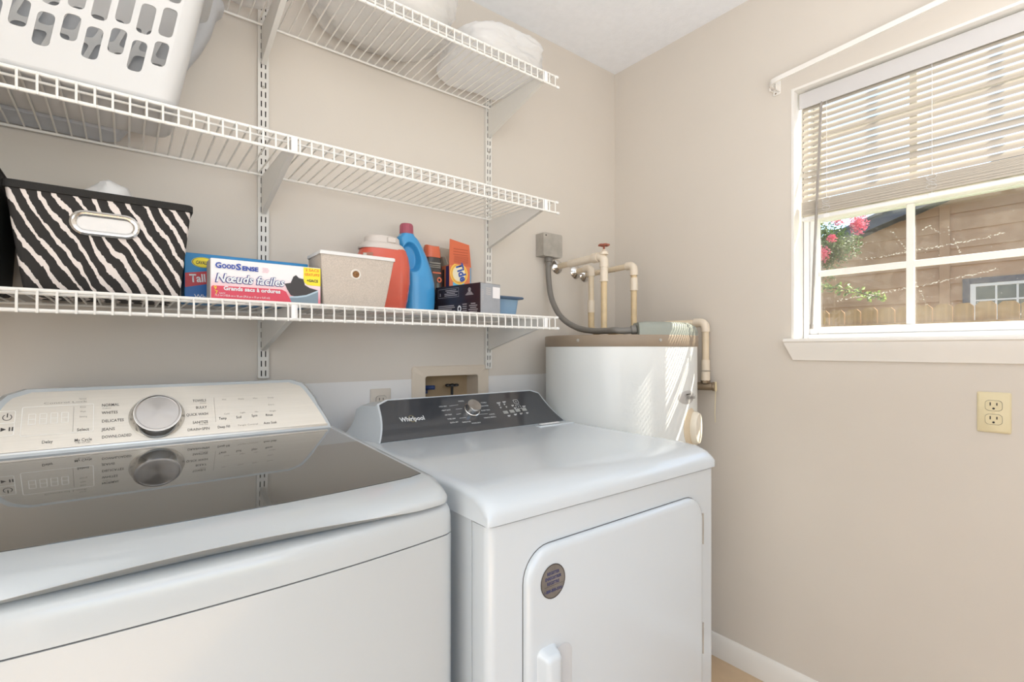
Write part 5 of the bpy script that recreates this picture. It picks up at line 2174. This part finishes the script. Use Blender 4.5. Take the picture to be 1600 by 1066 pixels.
P = [V((-0.436, -0.026, 1.542)), V((-0.440, -0.030, 1.46)), V((-0.446, -0.055, 1.37)), V((-0.452, -0.115, 1.295)), V((-0.457, -0.20, 1.252)), V((-0.466, -0.29, 1.236)), V((-0.484, -0.37, 1.233)),
     V((-0.505, -0.425, 1.233)), end + V((-0.030, 0.030, -0.004)), end]


def spline(P, n=6):
    out = []
    for i in range(len(P) - 1):
        p0, p1_, p2_, p3_ = P[max(0, i - 1)], P[i], P[i + 1], P[min(len(P) - 1, i + 2)]
        for k in range(n):
            t = k / n
            out.append(0.5 * ((2 * p1_) + (p2_ - p0) * t + (2 * p0 - 5 * p1_ + 4 * p2_ - p3_) * t * t + (3 * p1_ - p0 - 3 * p2_ + p3_) * t ** 3))
    out.append(P[-1])
    return out


bm = NB()
tube(bm, spline(P), 0.0108, 12)
obj('hose', bm, M['conduit'], cdt)
bm = NB()
lathe(bm, [(0.014, 0), (0.0165, 0.002), (0.0165, 0.018), (0.013, 0.022), (0.013, 0.034)], P[0] + V((0, 0, 0.0)), (0, 0, -1), 12)
obj('fitting', bm, M['conduit'], cdt)
bm = NB()
lathe(bm, [(0.012, 0), (0.0155, 0.002), (0.0155, 0.016), (0.012, 0.020)], end, (P[-2] - end), 12)
obj('fitting', bm, M['conduit'], cdt)

# ------------------------------------------------------------------ outdoors
GZ = -0.40
bm = NB()
box(bm, 0.4, 60, -40, 40, GZ - 0.1, GZ)
g = obj('ground', bm, mat('grass_ground', (120, 128, 78), 0.9, var=0.2, scale=3), None, 0, 'structure')
M['fence'] = mat('weathered_cedar', (184, 140, 96), 0.8, var=0.18, scale=5, stretch=(1, 6, 0.6), bump=0.2, bscale=40)
FX, FZ = 4.04, 1.575
fe = thing('fence', 'weathered dog-ear wooden fence outside, below the neighbouring house', 'fence', (FX, -0.5, GZ))
pw = 0.132
bm = NB()
loft(bm, [[V((x, y, z)) for y, z in ((-pw / 2, GZ), (pw / 2, GZ), (pw / 2, FZ - 0.030), (pw / 2 - 0.030, FZ), (-pw / 2 + 0.030, FZ), (-pw / 2, FZ - 0.030))] for x in (FX - 0.008, FX + 0.008)])
pk0 = obj('picket', bm, M['fence'], fe, 0)
base = pk0.location.copy()
yy = 2.0
first = True
while yy > -3.2:
    j = (0, yy, random.uniform(-0.006, 0.006))
    if first:
        pk0.location = base + V(j)
        first = False
    else:
        dup(pk0, base + V(j), fe)
    yy -= 0.1405
for z0 in (1.33, 0.2):
    bm = NB()
    box(bm, FX - 0.046, FX - 0.0085, -3.3, 2.1, z0, z0 + 0.088, 0.003, 1)
    obj('rail', bm, M['fence'], fe, 0)

# neighbour's house: a gable of lap siding
M['siding'] = mat('tan_lap_siding', (186, 144, 110), 0.7, var=0.05, scale=2, bump=0.05, bscale=30)
M['roof_dark'] = mat('dark_slate_trim', (74, 80, 96), 0.6, var=0.05, scale=8)
M['pane_dark'] = mat('dark_window_glass', (30, 34, 32), 0.05, spec=0.8)
nh = thing('house', 'neighbouring tan clapboard house with a dark rake beyond the fence', 'house', (7.0, 0, GZ))
HXN = 7.0


def rake(y):
    return 2.679 + (1.617 - y) * 0.320


yl, yrt = 2.75, -7.0
ridge = -3.2


def rz(y):
    return rake(y) if y > ridge else rake(ridge) - (ridge - y) * 0.32


bm = NB()
pl = [(yl - 0.35, GZ), (yl - 0.35, rz(yl - 0.35) - 0.05), (ridge, rz(ridge) - 0.05), (yrt + 0.4, rz(yrt + 0.4) - 0.05), (yrt + 0.4, GZ)]
loft(bm, [[V((x, y, z)) for y, z in pl] for x in (HXN + 0.02, HXN + 6)])
obj('wall', bm, M['siding'], nh, 0)
z0 = GZ + 0.1
ex = 0.235
while z0 < rz(ridge) - 0.06:
    z1_ = z0 + ex
    ym = yl - 0.35
    yt = min(ym, 1.617 - (z1_ + 0.0 - 2.679) / 0.320)
    yb_ = min(ym, 1.617 - (z0 - 2.679) / 0.320)
    ya = max(yrt + 0.4, 2 * ridge - yt)
    yab = max(yrt + 0.4, 2 * ridge - yb_)
    if yt <= ridge:
        break
    bm = NB()
    q0 = [V((HXN - 0.014, yb_, z0)), V((HXN - 0.014, yab, z0)), V((HXN + 0.012, ya, z1_ + 0.02)), V((HXN + 0.012, yt, z1_ + 0.02))]
    q1 = [p + V((0.012, 0, 0)) for p in q0]
    loft(bm, [q0, q1])
    obj('siding_board', bm, M['siding'], nh, 0)
    z0 = z1_
bm = NB()
for (ya, yb_) in ((yl, ridge), (ridge, yrt)):
    loft(bm, [[V((x, y, rz(y) + dz)) for y, dz in ((ya, 0.0), (yb_, 0.0), (yb_, 0.155), (ya, 0.155))] for x in (HXN - 0.30, HXN - 0.26)])
obj('fascia', bm, M['roof_dark'], nh, 0)
bm = NB()
for (ya, yb_) in ((yl, ridge), (ridge, yrt)):
    loft(bm, [[V((x, y, rz(y) + dz)) for y, dz in ((ya, 0.15), (yb_, 0.15), (yb_, 0.19), (ya, 0.19))] for x in (HXN - 0.32, HXN + 6.2)])
obj('roof', bm, M['roof_dark'], nh, 0)
bm = NB()
box(bm, HXN - 0.035, HXN - 0.012, 0.105, 0.215, GZ, rz(0.2) - 0.01, 0.003, 1)
obj('batten', bm, M['siding'], nh, 0)
# its window
wy1, wz1 = -0.024, 2.095
wy0, wz0 = -1.30, 1.20
bm = NB()
for a in ((wy1 - 0.075, wy1, wz0, wz1), (wy0, wy0 + 0.075, wz0, wz1), (wy0 + 0.074, wy1 - 0.074, wz1 - 0.075, wz1 - 0.001), (wy0 + 0.074, wy1 - 0.074, wz0 + 0.001, wz0 + 0.075)):
    box(bm, HXN - 0.045, HXN - 0.012, a[0], a[1], a[2], a[3], 0.003, 1)
obj('window_casing', bm, M['roof_dark'], nh, 0)
bm = NB()
ia, ib, ic, id_ = wy0 + 0.075, wy1 - 0.075, wz0 + 0.075, wz1 - 0.075
for a in ((ib - 0.055, ib, ic, id_), (ia, ia + 0.055, ic, id_), (ia + 0.054, ib - 0.054, id_ - 0.04, id_ - 0.001), (ia + 0.054, ib - 0.054, ic + 0.001, ic + 0.05)):
    box(bm, HXN - 0.040, HXN - 0.014, a[0], a[1], a[2], a[3], 0.002, 1)
wfr = obj('window_frame', bm, M['trim'], nh, 0)
k = 0
y = ib - 0.055
while y - 0.19 > ia:
    y -= 0.192
    bm = NB()
    box(bm, HXN - 0.034, HXN - 0.016, y - 0.010, y + 0.010, ic, id_)
    obj('muntin', bm, M['trim'], wfr, 0)
for zz in (id_ - 0.22, id_ - 0.42, id_ - 0.62):
    bm = NB()
    box(bm, HXN - 0.033, HXN - 0.017, ia, ib, zz - 0.010, zz + 0.010)
    obj('muntin', bm, M['trim'], wfr, 0)
bm = NB()
box(bm, HXN - 0.022, HXN - 0.018, ia, ib, ic, id_)
obj('window_pane', bm, M['pane_dark'], wfr, 0)


def leaves(bm, c, r, n, size, mi=0, shell=0.5):
    for k in range(n):
        d = V((random.gauss(0, 1), random.gauss(0, 1), random.gauss(0, 1))).normalized()
        q = V(c) + V((d.x * r[0], d.y * r[1], d.z * r[2])) * (random.random() ** shell)
        leaf(bm, q, size * random.uniform(0.7, 1.3), mi)


def leaf(bm, q, s, mi=0, d=None):
    a = V((random.gauss(0, 1), random.gauss(0, 1), random.gauss(0, 0.7))).normalized() if d is None else d
    b = a.orthogonal().normalized()
    b = (b + a.cross(b) * random.uniform(-1, 1)).normalized()
    nrm = a.cross(b) * s * 0.12
    vs = [bm.verts.new(p) for p in (q, q + a * s * 0.5 + b * s * 0.28 + nrm, q + a * s, q + a * s * 0.5 - b * s * 0.28 + nrm)]
    f_ = bm.faces.new(vs)
    f_.material_index = mi


M['bark'] = mat('grey_brown_bark', (120, 100, 82), 0.9, var=0.2, scale=20)
cm_c = V((5.6, 1.05, 2.45))
cm = thing('flowering_tree', 'green crape myrtle with pink blossoms outside, left of the house roof', 'tree', (5.6, 1.3, GZ))
bm = NB()
for k in range(4):
    q = V((5.6, 1.3, GZ))
    e = V((5.6 + random.uniform(-0.3, 0.3), 1.25 + random.uniform(-0.3, 0.4), 2.5))
    tube(bm, [q + V((0.03 * k, 0.03 * (k % 2), 0)), (q + e) / 2 + V((random.uniform(-0.1, 0.1), random.uniform(-0.1, 0.1), 0)), e], [0.04, 0.03, 0.012], 7)
obj('trunk', bm, M['bark'], cm)
bm = NB()
random.seed(11)
for c, r, n in (((5.6, 1.35, 2.42), (0.45, 0.50, 0.42), 1100), ((5.6, 0.98, 2.52), (0.30, 0.28, 0.22), 420), ((5.6, 1.7, 2.7), (0.5, 0.5, 0.5), 900), ((5.6, 1.15, 2.74), (0.25, 0.25, 0.12), 140)):
    leaves(bm, c, r, int(n * 2.0), 0.05)
obj('foliage', bm, M['leaf'], cm, 0, 'stuff')


def onx(px, py, x):
    return at(px, py, 0, x)


for px, py, r in ((1341, 350, 0.13), (1310, 343, 0.08), (1284, 398, 0.11), (1300, 372, 0.06)):
    bm = NB()
    c = onx(px, py, 5.25)
    leaves(bm, c, (r, r * 0.8, r), int(420 * (r / 0.13) ** 2), 0.032, 0, 0.6)
    obj('blossom', bm, M['flower'], cm, 0, 'stuff', label='cluster of pink blossoms')

# leafy branch arching in from the left
lbn = thing('leafy_branch', 'thin arching branch with small light green leaves outside the lower pane', 'branch', (2.2, 0.3, GZ))
e0 = onx(1283, 447, 2.6)
e1 = onx(1330, 455, 2.55)
e2 = onx(1378, 466, 2.5)
br = spline([V((2.7, e0.y + 0.5, GZ)), V((2.7, e0.y + 0.48, 0.8)), V((2.65, e0.y + 0.30, 1.58)), e0 + V((0, 0.1, 0.03)), e0, e1, e2])
bm = NB()
tube(bm, br, 0.005, 5)
obj('stem', bm, M['bark'], lbn)
bm = NB()
bm2 = NB()
for i in range(len(br) // 3, len(br)):
    for k in range(9):
        q = br[i] + V((random.gauss(0, 0.012), random.gauss(0, 0.014), random.gauss(0, 0.014)))
        leaf(bm if random.random() < 0.45 else bm2, q, random.uniform(0.03, 0.055))
obj('dark_leaves', bm, M['leaf'], lbn, 0, 'stuff')
obj('pale_leaves', bm2, M['leaf_light'], lbn, 0, 'stuff')

# trees beyond the roof
for (x, y, z, r, n, lab) in ((15.0, 1.9, 4.55, 0.75, 700, 'dark green tree top showing just above the neighbouring roof'),):
    dt = thing('tree', lab, 'tree', (x, y, GZ))
    bm = NB()
    tube(bm, [(x, y, GZ), (x, y, z - 0.3)], [0.2, 0.08], 8)
    obj('trunk', bm, M['bark'], dt)
    bm = NB()
    leaves(bm, (x, y, z), (r, r, r * 0.8), n, 0.16)
    obj('foliage', bm, M['leaf'], dt, 0, 'stuff')
